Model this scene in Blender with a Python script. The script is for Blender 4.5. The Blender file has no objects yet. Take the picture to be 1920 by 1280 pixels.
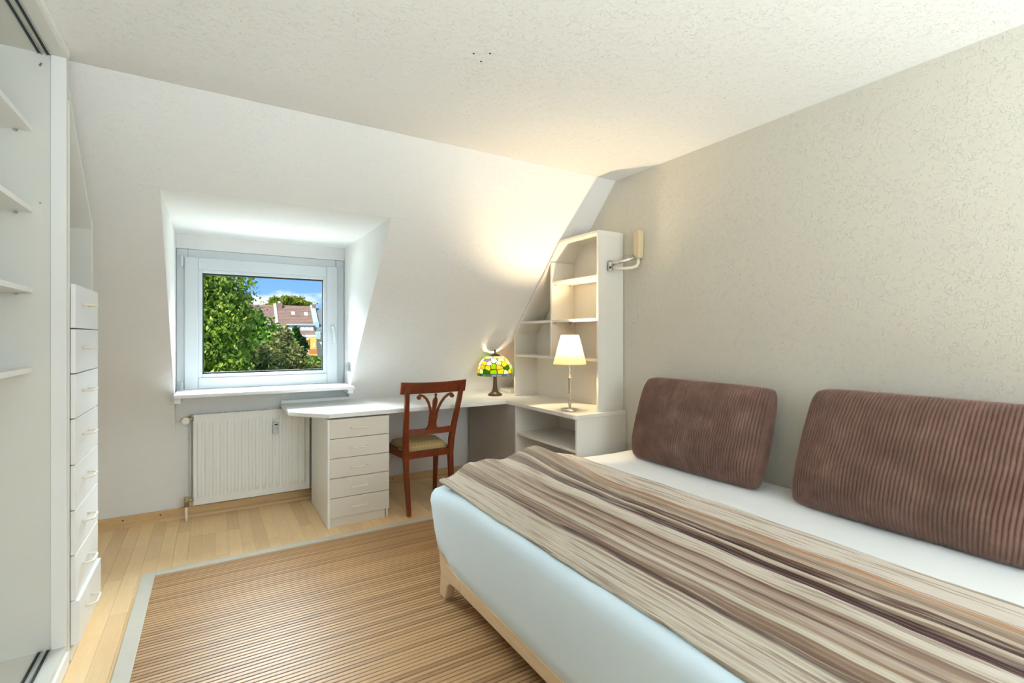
import bpy, bmesh, math, random
from mathutils import Vector, Matrix, noise
random.seed(7)
C = bpy.context.scene.collection
SC = bpy.context.scene
PI = math.pi

# ------------------------------------------------------------------ camera
YAW = math.radians(31.34); FPX = 922.7
cam_d = bpy.data.cameras.new('camera'); cam = bpy.data.objects.new('camera', cam_d); C.objects.link(cam)
cam_d.sensor_width = 36.0; cam_d.lens = 36.0 * FPX / 1920.0
cam_d.shift_y = -9.5 / 1920.0
cam_d.clip_start = 0.02; cam_d.clip_end = 500
cam.location = (0, 0, 1.25); cam.rotation_euler = (PI / 2, 0, -YAW)
SC.camera = cam

# ------------------------------------------------------------------ world, lights, exposure
SC.view_settings.view_transform = 'Standard'; SC.view_settings.look = 'None'
SC.view_settings.exposure = 0.54; SC.view_settings.gamma = 1.0
SC.view_settings.use_curve_mapping = False
SC.cycles.max_bounces = 10; SC.cycles.diffuse_bounces = 6; SC.cycles.transparent_max_bounces = 12
SC.cycles.sample_clamp_indirect = 6.0
SC.cycles.caustics_reflective = False; SC.cycles.caustics_refractive = False
SC.cycles.use_denoising = True

def build_world():
    w = bpy.data.worlds.new('sky'); SC.world = w; w.use_nodes = True
    nt = w.node_tree; nt.nodes.clear()
    N = nt.nodes.new; L = nt.links.new
    out = N('ShaderNodeOutputWorld'); bg = N('ShaderNodeBackground')
    tc = N('ShaderNodeTexCoord'); sep = N('ShaderNodeSeparateXYZ'); L(tc.outputs['Generated'], sep.inputs[0])
    grad = N('ShaderNodeValToRGB'); L(sep.outputs['Z'], grad.inputs[0])
    e = grad.color_ramp.elements
    e[0].position = 0.0; e[0].color = (0.24, 0.48, 0.90, 1)
    e[1].position = 0.35; e[1].color = (0.07, 0.22, 0.70, 1)
    mp = N('ShaderNodeMapping'); L(tc.outputs['Generated'], mp.inputs[0])
    mp.inputs['Scale'].default_value = (1, 1, 2.2); mp.inputs['Location'].default_value = SKY_OFF
    no = N('ShaderNodeTexNoise'); L(mp.outputs[0], no.inputs['Vector'])
    no.inputs['Scale'].default_value = 6.5; no.inputs['Detail'].default_value = 7; no.inputs['Roughness'].default_value = 0.55
    cr = N('ShaderNodeValToRGB'); L(no.outputs['Fac'], cr.inputs[0])
    cr.color_ramp.elements[0].position = 0.50; cr.color_ramp.elements[1].position = 0.62
    mx = N('ShaderNodeMixRGB'); L(cr.outputs[0], mx.inputs[0]); L(grad.outputs[0], mx.inputs[1])
    mx.inputs[2].default_value = (0.92, 0.95, 1.0, 1)
    L(mx.outputs[0], bg.inputs['Color']); bg.inputs['Strength'].default_value = 1.0
    L(bg.outputs[0], out.inputs['Surface'])
SKY_OFF = (1.9, 0.0, 0.35)
build_world()

def area(name, loc, target, sx, sy, power, col):
    d = bpy.data.lights.new(name, 'AREA'); d.shape = 'RECTANGLE'; d.size = sx; d.size_y = sy
    d.energy = power; d.color = col
    o = bpy.data.objects.new(name, d); C.objects.link(o); o.location = loc
    o.rotation_euler = (Vector(target) - Vector(loc)).to_track_quat('-Z', 'Y').to_euler()
    return o
sun_d = bpy.data.lights.new('sun', 'SUN'); sun_d.energy = 7.0; sun_d.angle = 0.01; sun_d.color = (1.0, 0.95, 0.86)
sun = bpy.data.objects.new('sun', sun_d); C.objects.link(sun)
sun.rotation_euler = Vector((0.75, 0.62, -0.95)).to_track_quat('-Z', 'Y').to_euler()
area('daylight_dormer', (0.36, 7.5, 4.7), (0.36, 4.0, 1.2), 9, 4.2, 3500, (0.84, 0.94, 1.0))
area('daylight_ground', (0.36, 6.6, -0.9), (0.36, 4.2, 1.6), 7, 2.4, 235, (0.88, 0.97, 1.0))
area('fill_rear', (1.45, -2.0, 1.45), (-0.5, 4.0, 0.8), 1.6, 1.4, 36, (0.84, 0.93, 1.0))  # added fill behind the camera, aimed to brighten the window wall
area('fill_rear_low', (0.3, -2.7, 0.0), (0.2, 0.9, 2.4), 3.2, 1.6, 470, (0.76, 0.91, 1.0))  # added fill from low behind the camera, thrown up to brighten the ceiling

# ------------------------------------------------------------------ helpers
ROOT = {}
def base_of(p):
    while p is not None and p.parent is not None: p = p.parent
    return Vector(p.location) if p is not None else Vector((0, 0, 0))
def thing(name, label, cat, loc, group=None):
    o = bpy.data.objects.new(name, None); C.objects.link(o); o.location = loc
    o.empty_display_size = 0.05
    o['label'] = label; o['category'] = cat
    if group: o['group'] = group
    return o
def tag(o, label, cat, group=None):
    o['label'] = label; o['category'] = cat
    if group: o['group'] = group
    return o
def obj(name, bm, mat, parent=None, bevel=0, smooth=False, seg=2, label=None, kind=None):
    me = bpy.data.meshes.new(name)
    b = base_of(parent)
    if b.length > 0: bmesh.ops.translate(bm, verts=bm.verts, vec=-b)
    bmesh.ops.recalc_face_normals(bm, faces=bm.faces)
    bm.to_mesh(me); bm.free()
    return link(name, me, mat, parent, bevel, smooth, seg, label, kind)
def link(name, me, mat, parent=None, bevel=0, smooth=False, seg=2, label=None, kind=None):
    if mat is not None:
        me.materials.clear(); me.materials.append(mat)
    o = bpy.data.objects.new(name, me); C.objects.link(o)
    if parent is not None: o.parent = parent
    if smooth:
        for p in me.polygons: p.use_smooth = True
    if bevel:
        m = o.modifiers.new('bevel', 'BEVEL'); m.width = bevel; m.segments = seg; m.limit_method = 'ANGLE'
        m.angle_limit = math.radians(40)
    if label: o['label'] = label
    if kind: o['kind'] = kind
    return o
def struct(name, bm, mat, **k):
    o = obj(name, bm, mat, **k); o['kind'] = 'structure'; return o
def B(): return bmesh.new()
def box(bm, x0, x1, y0, y1, z0, z1):
    v = [bm.verts.new((x, y, z)) for x in (x0, x1) for y in (y0, y1) for z in (z0, z1)]
    for f in ((0, 1, 3, 2), (4, 6, 7, 5), (0, 4, 5, 1), (2, 3, 7, 6), (0, 2, 6, 4), (1, 5, 7, 3)):
        bm.faces.new([v[i] for i in f])
    return bm
def bx(*a): return box(B(), *a)
def prism(bm, pts, vec):
    a = [bm.verts.new(p) for p in pts]; vec = Vector(vec)
    b = [bm.verts.new(Vector(p) + vec) for p in pts]
    n = len(pts)
    bm.faces.new(a); bm.faces.new(b[::-1])
    for i in range(n):
        bm.faces.new((a[i], a[(i + 1) % n], b[(i + 1) % n], b[i]))
    return bm
def tube(bm, pts, r, seg=10, flat=None):
    pts = [Vector(p) for p in pts]; n = len(pts)
    rs = r if isinstance(r, (list, tuple)) else [r] * n
    rings = []; up = None
    for i, p in enumerate(pts):
        t = (pts[min(i + 1, n - 1)] - pts[max(i - 1, 0)]).normalized()
        if up is None:
            up = Vector((0, 0, 1)) if abs(t.z) < 0.9 else Vector((1, 0, 0))
        s = t.cross(up).normalized(); up = s.cross(t).normalized()
        ring = []
        for k in range(seg):
            a = 2 * PI * k / seg
            ring.append(bm.verts.new(p + s * math.cos(a) * rs[i] * (flat or 1) + up * math.sin(a) * rs[i]))
        rings.append(ring)
    for i in range(n - 1):
        for k in range(seg):
            bm.faces.new((rings[i][k], rings[i][(k + 1) % seg], rings[i + 1][(k + 1) % seg], rings[i + 1][k]))
    bm.faces.new(rings[0][::-1]); bm.faces.new(rings[-1])
    return bm
def lathe(bm, prof, c, seg=24, cap=True):
    c = Vector(c); rings = []
    for r, z in prof:
        rings.append([bm.verts.new(c + Vector((r * math.cos(2 * PI * k / seg), r * math.sin(2 * PI * k / seg), z))) for k in range(seg)])
    for i in range(len(rings) - 1):
        for k in range(seg):
            bm.faces.new((rings[i][k], rings[i][(k + 1) % seg], rings[i + 1][(k + 1) % seg], rings[i + 1][k]))
    if cap:
        bm.faces.new(rings[0][::-1]); bm.faces.new(rings[-1])
    return bm
def sweep_rect(bm, pts, w, d, wdir):
    """rectangular bar along pts, width w along wdir, depth d along the other normal; w, d may be lists"""
    pts = [Vector(p) for p in pts]; n = len(pts); wdir = Vector(wdir).normalized(); rings = []
    ws = w if isinstance(w, list) else [w] * n; ds = d if isinstance(d, list) else [d] * n
    for i, p in enumerate(pts):
        t = (pts[min(i + 1, n - 1)] - pts[max(i - 1, 0)]).normalized()
        q = t.cross(wdir).normalized()
        rings.append([bm.verts.new(p + wdir * sx * ws[i] / 2 + q * sy * ds[i] / 2) for sx, sy in ((-1, -1), (1, -1), (1, 1), (-1, 1))])
    for i in range(n - 1):
        for k in range(4):
            bm.faces.new((rings[i][k], rings[i][(k + 1) % 4], rings[i + 1][(k + 1) % 4], rings[i + 1][k]))
    bm.faces.new(rings[0][::-1]); bm.faces.new(rings[-1])
    return bm
def sstep(a, b, x):
    t = max(0.0, min(1.0, (x - a) / (b - a))); return t * t * (3 - 2 * t)
def nz(x, y, z=0.0): return noise.noise(Vector((x, y, z)))

# ------------------------------------------------------------------ materials
def lin(r, g, b):
    f = lambda c: (c / 255 / 12.92) if c / 255 <= 0.04045 else ((c / 255 + 0.055) / 1.055) ** 2.4
    return (f(r), f(g), f(b), 1.0)
class M:
    def __init__(s, name, col=(0.8, 0.8, 0.8, 1), rough=0.5, metal=0.0, spec=0.5):
        s.m = bpy.data.materials.new(name); s.m.use_nodes = True
        s.nt = s.m.node_tree; s.bs = s.nt.nodes['Principled BSDF']
        s.bs.inputs['Base Color'].default_value = col
        s.bs.inputs['Roughness'].default_value = rough; s.bs.inputs['Metallic'].default_value = metal
        s.bs.inputs['Specular IOR Level'].default_value = spec
    def n(s, t, **k):
        x = s.nt.nodes.new(t)
        for a, v in k.items(): x.inputs[a.replace('_', ' ')].default_value = v
        return x
    def l(s, a, b): s.nt.links.new(a, b)
    def coord(s, scale=(1, 1, 1), kind='Object', rand=0.0):
        tc = s.n('ShaderNodeTexCoord'); mp = s.n('ShaderNodeMapping'); s.l(tc.outputs[kind], mp.inputs[0])
        mp.inputs['Scale'].default_value = scale
        if rand:
            oi = s.n('ShaderNodeObjectInfo'); mu = s.n('ShaderNodeMath'); mu.operation = 'MULTIPLY'
            mu.inputs[1].default_value = rand; s.l(oi.outputs['Random'], mu.inputs[0])
            cb = s.n('ShaderNodeCombineXYZ')
            for i in range(3): s.l(mu.outputs[0], cb.inputs[i])
            s.l(cb.outputs[0], mp.inputs['Location'])
        return mp.outputs[0]
    def noise(s, vec, scale, detail=3, rough=0.5, dist=0.0):
        x = s.n('ShaderNodeTexNoise'); s.l(vec, x.inputs['Vector'])
        x.inputs['Scale'].default_value = scale; x.inputs['Detail'].default_value = detail
        x.inputs['Roughness'].default_value = rough; x.inputs['Distortion'].default_value = dist
        return x.outputs['Fac']
    def ramp(s, fac, stops, interp='LINEAR'):
        r = s.n('ShaderNodeValToRGB'); s.l(fac, r.inputs[0]); r.color_ramp.interpolation = interp
        e = r.color_ramp.elements
        while len(e) < len(stops): e.new(0.5)
        for i, (p, c) in enumerate(stops):
            e[i].position = p; e[i].color = c if len(c) == 4 else (*c, 1)
        return r.outputs[0]
    def math(s, op, a, b=None, c=None):
        x = s.n('ShaderNodeMath'); x.operation = op
        for i, v in enumerate((a, b, c)):
            if v is None: continue
            if isinstance(v, (int, float)): x.inputs[i].default_value = v
            else: s.l(v, x.inputs[i])
        return x.outputs[0]
    def mix(s, fac, a, b, mode='MIX'):
        x = s.n('ShaderNodeMixRGB'); x.blend_type = mode
        for i, v in zip((0, 1, 2), (fac, a, b)):
            if isinstance(v, (int, float)): x.inputs[i].default_value = v
            elif isinstance(v, tuple): x.inputs[i].default_value = v
            else: s.l(v, x.inputs[i])
        return x.outputs[0]
    def color(s, out): s.l(out, s.bs.inputs['Base Color']); return s
    def bump(s, h, strength=0.3, dist=0.003):
        b = s.n('ShaderNodeBump'); b.inputs['Strength'].default_value = strength; b.inputs['Distance'].default_value = dist
        s.l(h, b.inputs['Height']); s.l(b.outputs[0], s.bs.inputs['Normal']); return s

def plaster(name, col, strength=0.5, scale=1.0):
    m = M(name, col, 0.9, spec=0.15)
    v = m.coord()
    def worms(sc, w, msc, off):
        mp = m.n('ShaderNodeMapping'); m.l(v, mp.inputs[0]); mp.inputs['Location'].default_value = (off, off * 2, off)
        f = m.noise(mp.outputs[0], sc, 1.5, 0.5, 0.8)
        a = m.math('ABSOLUTE', m.math('SUBTRACT', f, 0.5))
        ridge = m.n('ShaderNodeMapRange'); m.l(a, ridge.inputs[0])
        ridge.inputs[1].default_value = 0.0; ridge.inputs[2].default_value = w
        ridge.inputs[3].default_value = 1.0; ridge.inputs[4].default_value = 0.0
        mk = m.ramp(m.noise(mp.outputs[0], msc, 2), [(0.48, (0, 0, 0, 1)), (0.56, (1, 1, 1, 1))])
        return m.math('MULTIPLY', ridge.outputs[0], mk)
    h = m.math('ADD', worms(17 * scale, 0.022, 15 * scale, 0.3), worms(30 * scale, 0.03, 24 * scale, 1.7))
    h = m.math('ADD', h, m.math('MULTIPLY', m.noise(v, 90, 4, 0.6), 0.5))
    m.bump(h, strength, 0.004)
    return m.m
def paint(name, col, rough=0.4, spec=0.4, bump=0.0, bscale=200):
    m = M(name, col, rough, spec=spec)
    v = m.coord()
    m.color(m.mix(m.noise(v, 3.0, 3), tuple(c * 0.97 for c in col[:3]) + (1,), tuple(min(1, c * 1.02) for c in col[:3]) + (1,)))
    if bump: m.bump(m.noise(v, bscale, 2), bump, 0.001)
    return m.m
def metal(name, col, rough=0.25):
    m = M(name, col, rough, 1.0)
    v = m.coord(); m.l(m.math('MULTIPLY_ADD', m.noise(v, 40, 2), 0.15, rough - 0.07), m.bs.inputs['Roughness'])
    return m.m
def wood(name, c0, c1, stretch=(1, 1, 14), scale=9, rough=0.4, rand=0.0, tint=0.0, spec=0.4):
    m = M(name, c0, rough, spec=spec)
    v = m.coord(stretch, rand=rand)
    f = m.math('ADD', m.math('MULTIPLY', m.noise(v, scale, 4, 0.6, 0.6), 0.7), m.math('MULTIPLY', m.noise(v, scale * 6, 2), 0.3))
    c = m.ramp(f, [(0.3, c0), (0.7, c1)])
    if tint:
        oi = m.n('ShaderNodeObjectInfo')
        c = m.mix(1.0, c, m.ramp(oi.outputs['Random'], [(0, (1 - tint, 1 - tint * 1.15, 1 - tint * 1.3)), (0.5, (1, 1, 1)), (1, (1 + tint * 0.3, 1 + tint * 0.3, 1 + tint * 0.3))]), 'MULTIPLY')
    m.color(c); m.bump(f, 0.08, 0.001)
    return m.m
CREAM = (0.82, 0.81, 0.79, 1)
MT = {}
MT['plaster'] = plaster('dim_cream_trowelled_plaster', (0.66, 0.615, 0.53, 1), 0.42, 1.8)  # cream plaster with the right wall's dimmer, warmer light put into the colour
MT['plaster_slope'] = plaster('fine_cream_plaster', CREAM, 0.42, 2.4)
MT['plaster_ceiling'] = plaster('ceiling_plaster', (0.85, 0.845, 0.83, 1), 0.5, 2.0)
MT['plaster_white'] = MT['plaster_slope']
MT['white'] = paint('white_furniture_laminate', (0.86, 0.86, 0.84, 1), 0.35)
MT['shelf_white'] = paint('dimmed_white_laminate', (0.80, 0.755, 0.675, 1), 0.4)  # same white as the other furniture; weaker, warmer light is put into its colour
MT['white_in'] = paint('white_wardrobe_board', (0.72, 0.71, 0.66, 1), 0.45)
MT['cream_front'] = paint('cream_drawer_laminate', (0.74, 0.69, 0.61, 1), 0.4)
MT['ivory'] = paint('ivory_plastic', (0.86, 0.81, 0.68, 1), 0.3)
MT['tan_plastic'] = paint('yellowed_ivory_plastic', (0.72, 0.58, 0.36, 1), 0.35)
MT['upvc'] = paint('white_window_plastic', (0.60, 0.63, 0.65, 1), 0.35)
MT['sill'] = paint('white_sill_paint', (0.78, 0.80, 0.81, 1), 0.35)
MT['rad'] = paint('radiator_enamel', (0.86, 0.86, 0.83, 1), 0.3)
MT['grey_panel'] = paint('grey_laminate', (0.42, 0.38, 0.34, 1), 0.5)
MT['steel'] = metal('brushed_steel', (0.72, 0.70, 0.66, 1), 0.28)
MT['alu'] = metal('aluminium_track', (0.55, 0.58, 0.58, 1), 0.35)
MT['dark_gap'] = paint('dark_rubber', (0.03, 0.03, 0.03, 1), 0.6)
MT['brass'] = metal('dull_brass', (0.50, 0.42, 0.26, 1), 0.4)
MT['bronze'] = paint('aged_bronze', (0.10, 0.055, 0.028, 1), 0.4, 0.5)
MT['mahogany'] = wood('red_mahogany', (0.13, 0.022, 0.005, 1), (0.21, 0.042, 0.010, 1), (3, 3, 1), 6, 0.28)
MT['beech'] = wood('beech_trim', (0.60, 0.38, 0.18, 1), (0.72, 0.50, 0.27, 1), (1, 12, 12), 3, 0.4)
MT['oak'] = wood('pale_oak', (0.62, 0.44, 0.26, 1), (0.74, 0.56, 0.36, 1), (12, 1, 12), 4, 0.45)
MT['plank'] = wood('maple_strip', (0.88, 0.60, 0.31, 1), (0.95, 0.71, 0.41, 1), (12, 1.2, 12), 5, 0.32, rand=40, tint=0.14)
MT['bamboo'] = wood('bamboo_slat', (0.42, 0.235, 0.105, 1), (0.52, 0.32, 0.155, 1), (1.0, 30, 30), 4, 0.42, rand=40, tint=0.26)
MT['lead'] = paint('dark_leading', (0.035, 0.03, 0.025, 1), 0.5)

def fabric(name, c0, c1, scale=700, rough=0.9, sheen=0.3, bump=0.15):
    m = M(name, c0, rough, spec=0.1)
    v = m.coord()
    m.color(m.mix(m.noise(v, 12, 3), c0, c1))
    m.bs.inputs['Sheen Weight'].default_value = sheen
    m.bump(m.noise(v, scale, 2), bump, 0.001)
    return m.m
MT['linen'] = fabric('rug_linen_border', lin(206, 202, 190), lin(196, 190, 176))
MT['blue_fabric'] = fabric('pale_blue_upholstery', (0.72, 0.84, 0.92, 1), (0.69, 0.81, 0.89, 1), 900, 0.85, 0.2, 0.08)
MT['sheet'] = fabric('white_quilted_sheet', (0.83, 0.83, 0.81, 1), (0.78, 0.79, 0.79, 1), 60, 0.9, 0.2, 0.35)
MT['cushion'] = None

def damask():
    m = M('beige_damask', lin(190, 165, 115), 0.7, spec=0.2)
    v = m.coord((1, 1, 1))
    ck = m.n('ShaderNodeTexChecker'); rot = m.n('ShaderNodeMapping'); m.l(v, rot.inputs[0])
    rot.inputs['Rotation'].default_value = (0, 0, PI / 4); m.l(rot.outputs[0], ck.inputs['Vector'])
    ck.inputs['Scale'].default_value = 55; ck.inputs['Color1'].default_value = lin(200, 176, 128); ck.inputs['Color2'].default_value = lin(182, 154, 104)
    m.color(ck.outputs[0]); m.bump(m.noise(v, 500, 2), 0.15, 0.001)
    return m.m
MT['cushion'] = damask()

def corduroy():
    m = M('brown_corduroy', (0.16, 0.075, 0.055, 1), 0.75, spec=0.15)
    v = m.coord()
    f = m.noise(v, 7, 4, 0.6)
    c = m.ramp(f, [(0.3, lin(106, 78, 68)), (0.55, lin(122, 93, 82)), (0.75, lin(140, 110, 98))])
    m.color(c)
    m.bs.inputs['Sheen Weight'].default_value = 0.5; m.bs.inputs['Sheen Tint'].default_value = (0.9, 0.72, 0.66, 1)
    m.bs.inputs['Sheen Roughness'].default_value = 0.4
    m.bump(m.noise(v, 300, 3), 0.25, 0.002)
    return m.m
MT['corduroy'] = corduroy()

def blanket_mat():
    m = M('striped_crinkle_cotton', (0.6, 0.5, 0.4, 1), 0.9, spec=0.1)
    tc = m.n('ShaderNodeTexCoord'); sp = m.n('ShaderNodeSeparateXYZ'); m.l(tc.outputs['Object'], sp.inputs[0])
    wv = m.coord((2.5, 0.9, 2.5)); wob = m.math('MULTIPLY', m.math('SUBTRACT', m.noise(wv, 3.5, 3), 0.5), 0.012)
    x = m.math('ADD', sp.outputs[0], wob)          # across the stripes, local origin at front edge
    p = m.n('ShaderNodeMapRange'); m.l(x, p.inputs[0]); p.inputs[1].default_value = 0.0; p.inputs[2].default_value = 0.90
    cream, pale, beige = lin(198, 186, 168), lin(208, 196, 182), lin(182, 162, 143)
    taupe, brown, dark, plum = lin(146, 122, 102), lin(104, 76, 62), lin(74, 50, 42), lin(80, 54, 54)
    orange = lin(178, 130, 94)
    st = [(0.000, cream), (0.140, cream), (0.152, dark), (0.176, brown), (0.188, taupe), (0.226, taupe), (0.236, cream), (0.256, cream), (0.270, taupe),
          (0.300, beige), (0.330, brown), (0.348, beige), (0.390, taupe), (0.405, brown), (0.420, beige), (0.445, cream), (0.500, pale), (0.511, plum), (0.556, dark), (0.568, taupe),
          (0.590, cream), (0.604, dark), (0.645, brown), (0.660, beige), (0.700, taupe), (0.740, beige), (0.764, orange), (0.782, orange), (0.792, pale), (1.0, pale)]
    c = m.ramp(p.outputs[0], st)
    # thin woven lines
    fine = m.noise(m.coord((1, 0.02, 0.02)), 95, 2, 0.6)
    c = m.mix(m.math('MULTIPLY', m.ramp(fine, [(0.52, (0, 0, 0)), (0.58, (1, 1, 1))]), 0.6), c, lin(132, 106, 88))
    c = m.mix(m.math('MULTIPLY', m.ramp(m.noise(m.coord((1, 0.03, 0.03)), 60, 2, 0.6), [(0.55, (0, 0, 0)), (0.64, (1, 1, 1))]), 0.38), c, lin(212, 200, 182))
    # dyed stripes fade towards the far end
    far = m.n('ShaderNodeMapRange'); m.l(sp.outputs[1], far.inputs[0])
    far.inputs[1].default_value = -0.75; far.inputs[2].default_value = 0.05; far.inputs[3].default_value = 0.0; far.inputs[4].default_value = 0.35
    c = m.mix(far.outputs[0], c, lin(204, 190, 168))
    m.color(c)
    cr = m.noise(m.coord((1, 0.12, 0.12)), 70, 4, 0.6, 0.4)
    m.bump(cr, 0.5, 0.006)
    m.bs.inputs['Sheen Weight'].default_value = 0.2
    return m.m
MT['blanket'] = blanket_mat()

def glass_mat():
    m = bpy.data.materials.new('window_glass'); m.use_nodes = True; nt = m.node_tree; nt.nodes.clear()
    o = nt.nodes.new('ShaderNodeOutputMaterial'); t = nt.nodes.new('ShaderNodeBsdfTransparent'); g = nt.nodes.new('ShaderNodeBsdfGlossy')
    g.inputs['Roughness'].default_value = 0.02; t.inputs['Color'].default_value = (0.96, 0.98, 0.97, 1)
    x = nt.nodes.new('ShaderNodeMixShader'); f = nt.nodes.new('ShaderNodeFresnel'); f.inputs['IOR'].default_value = 1.06
    nt.links.new(f.outputs[0], x.inputs[0]); nt.links.new(t.outputs[0], x.inputs[1]); nt.links.new(g.outputs[0], x.inputs[2]); nt.links.new(x.outputs[0], o.inputs[0])
    return m
MT['glass'] = glass_mat()

def shade_mat(name, col, attr=False, trans=0.65):
    m = bpy.data.materials.new(name); m.use_nodes = True; nt = m.node_tree; nt.nodes.clear()
    o = nt.nodes.new('ShaderNodeOutputMaterial'); d = nt.nodes.new('ShaderNodeBsdfDiffuse'); t = nt.nodes.new('ShaderNodeBsdfTranslucent')
    x = nt.nodes.new('ShaderNodeMixShader'); x.inputs[0].default_value = trans
    if attr:
        a = nt.nodes.new('ShaderNodeAttribute'); a.attribute_name = 'glass_colour'; c = a.outputs['Color']
    else:
        tc = nt.nodes.new('ShaderNodeTexCoord'); n = nt.nodes.new('ShaderNodeTexNoise'); n.inputs['Scale'].default_value = 30
        nt.links.new(tc.outputs['Object'], n.inputs['Vector'])
        mx = nt.nodes.new('ShaderNodeMixRGB'); nt.links.new(n.outputs['Fac'], mx.inputs[0])
        mx.inputs[1].default_value = col; mx.inputs[2].default_value = tuple(v * 0.95 for v in col[:3]) + (1,); c = mx.outputs[0]
    nt.links.new(c, d.inputs['Color']); nt.links.new(c, t.inputs['Color'])
    nt.links.new(d.outputs[0], x.inputs[1]); nt.links.new(t.outputs[0], x.inputs[2]); nt.links.new(x.outputs[0], o.inputs[0])
    return m
MT['shade'] = shade_mat('white_glass_shade', (0.80, 0.62, 0.35, 1), trans=0.15)
MT['stained'] = shade_mat('stained_glass', (1, 1, 1, 1), attr=True, trans=0.7)

# ------------------------------------------------------------------ room shell
H = 2.345; XW = 2.43; XL = -1.08; YB = 4.09; YR = -1.6
SY0, SZ0, SY1, SZ1 = 4.09, 0.74, 2.585, H           # slope: foot and head
def slope_y(z): return SY0 + (z - SZ0) * (SY1 - SY0) / (SZ1 - SZ0)
def slope_z(y): return SZ0 + (y - SY0) * (SZ1 - SZ0) / (SY1 - SY0)
DX0, DX1, DZ = -0.217, 0.928, 1.975                 # dormer opening
DY = slope_y(DZ); WY = 4.18                         # window plane

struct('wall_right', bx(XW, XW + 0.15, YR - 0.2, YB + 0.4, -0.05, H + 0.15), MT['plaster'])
struct('wall_left', bx(XL - 0.15, XL, YR - 0.2, YB + 0.4, -0.05, H + 0.15), MT['plaster_slope'])
struct('wall_back', bx(DX0 - 0.0, DX1, YB, YB + 0.2, -0.05, 0.848), MT['plaster_slope'])
nrm = Vector((0, SZ1 - SZ0, -(SY1 - SY0))).normalized() * 0.14
def slope_slab(bm, x0, x1, ya, yb):
    prism(bm, [(x0, ya, slope_z(ya)), (x1, ya, slope_z(ya)), (x1, yb, slope_z(yb)), (x0, yb, slope_z(yb))], nrm)
# left and right of the dormer the plaster runs in a soft curve from the slope into the low knee wall
P0, P1, P2 = (slope_y(0.98), 0.98), (SY0, SZ0), (SY0, 0.52)
inner = [(SY1, SZ1)] + [tuple((1 - t) ** 2 * P0[k] + 2 * t * (1 - t) * P1[k] + t * t * P2[k] for k in (0, 1)) for t in [i / 24 for i in range(25)]] + [(SY0, -0.05)]
outer = [(SY0 + 0.2, -0.05), (SY0 + 0.2, 0.75), (SY1 + nrm.y, SZ1 + nrm.z)]
def slope_profile(bm, x0, x1):
    prism(bm, [(x0, y, z) for y, z in inner + outer], (x1 - x0, 0, 0))
bm = B()
slope_profile(bm, XL, DX0); slope_profile(bm, DX1, XW); slope_slab(bm, DX0, DX1, SY1, DY)
struct('wall_slope', bm, MT['plaster_slope'])
cl_ = struct('ceiling', bx(XL - 0.15, XW + 0.15, YR - 0.2, SY1, H, H + 0.15), MT['plaster_ceiling'])
for x, y in ((0.864, 1.704), (0.918, 1.671), (0.914, 1.738)):
    s = B(); tube(s, [(x, y, H + 0.002), (x, y, H - 0.0012)], 0.0042, 8); obj('drill_hole', s, MT['dark_gap'], cl_)
cheek = [(0, DY + nrm.y * 0.4, DZ + nrm.z * 0.4), (0, WY + 0.16, DZ + nrm.z * 0.9), (0, WY + 0.16, 0.70), (0, SY0 + 0.12, 0.70), (0, SY0 + 0.12, SZ0 + 0.05)]
bm = B(); prism(bm, [(DX0 - 0.0008, y, z) for _, y, z in cheek], (-0.09, 0, 0)); struct('wall_dormer_left', bm, MT['plaster_white'])
bm = B(); prism(bm, [(DX1 + 0.0008, y, z) for _, y, z in cheek], (0.09, 0, 0)); struct('wall_dormer_right', bm, MT['plaster_white'])
struct('ceiling_dormer', bx(DX0 - 0.09, DX1 + 0.09, DY, WY + 0.16, DZ - 0.002, DZ + 0.1), MT['plaster_white'])
struct('wall_dormer', bx(DX0, DX1, WY, WY + 0.16, 1.872, DZ), MT['plaster_white'])
# rear wall; its wide window opening is added to let fill light in
bm = B()
box(bm, XL, -0.8, YR - 0.2, YR, 0, H); box(bm, 2.3, XW, YR - 0.2, YR, 0, H)
box(bm, -0.8, 2.3, YR - 0.2, YR, 0, 0.8); box(bm, -0.8, 2.3, YR - 0.2, YR, 2.2, H)
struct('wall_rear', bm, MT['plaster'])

# ------------------------------------------------------------------ floor: maple strips laid along y
fl = struct('floor', bx(XL - 0.15, XW + 0.15, YR - 0.2, YB + 0.2, -0.06, -0.012), MT['plank'])
SWD = 0.0685
strip_mesh = {}
def strip(L):
    if L not in strip_mesh:
        b = bx(0.0004, SWD - 0.0004, 0.0005, L - 0.0005, -0.012, 0.0)
        me = bpy.data.meshes.new('plank'); bmesh.ops.recalc_face_normals(b, faces=b.faces); b.to_mesh(me); b.free(); me.materials.append(MT['plank'])
        strip_mesh[L] = me
    return strip_mesh[L]
rest = B(); nst = 0
ncol = int((XW - XL) / SWD) + 1
for i in range(ncol):
    x = XL + i * SWD
    y = YB - random.choice((0.05, 0.17, 0.31, 0.43))
    segs = [(y, YB + 0.0)]
    while y > YR:
        L = random.choice((0.38, 0.46, 0.54)); segs.append((y - L, y)); y -= L
    for a, b_ in segs:
        vis = (b_ > 3.12 and x > -0.75 and x < 2.0) or (-0.54 < x < -0.30 and b_ > 1.8)
        L = round(b_ - a, 2)
        if vis and nst < 295:
            o = bpy.data.objects.new('plank', strip(L)); C.objects.link(o); o.parent = fl; o.location = (x, a, 0); nst += 1
        else:
            box(rest, x + 0.0004, x + SWD - 0.0004, a + 0.0005, b_ - 0.0005, -0.012, 0.0)
obj('planks', rest, MT['plank'], fl, kind='stuff')

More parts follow.
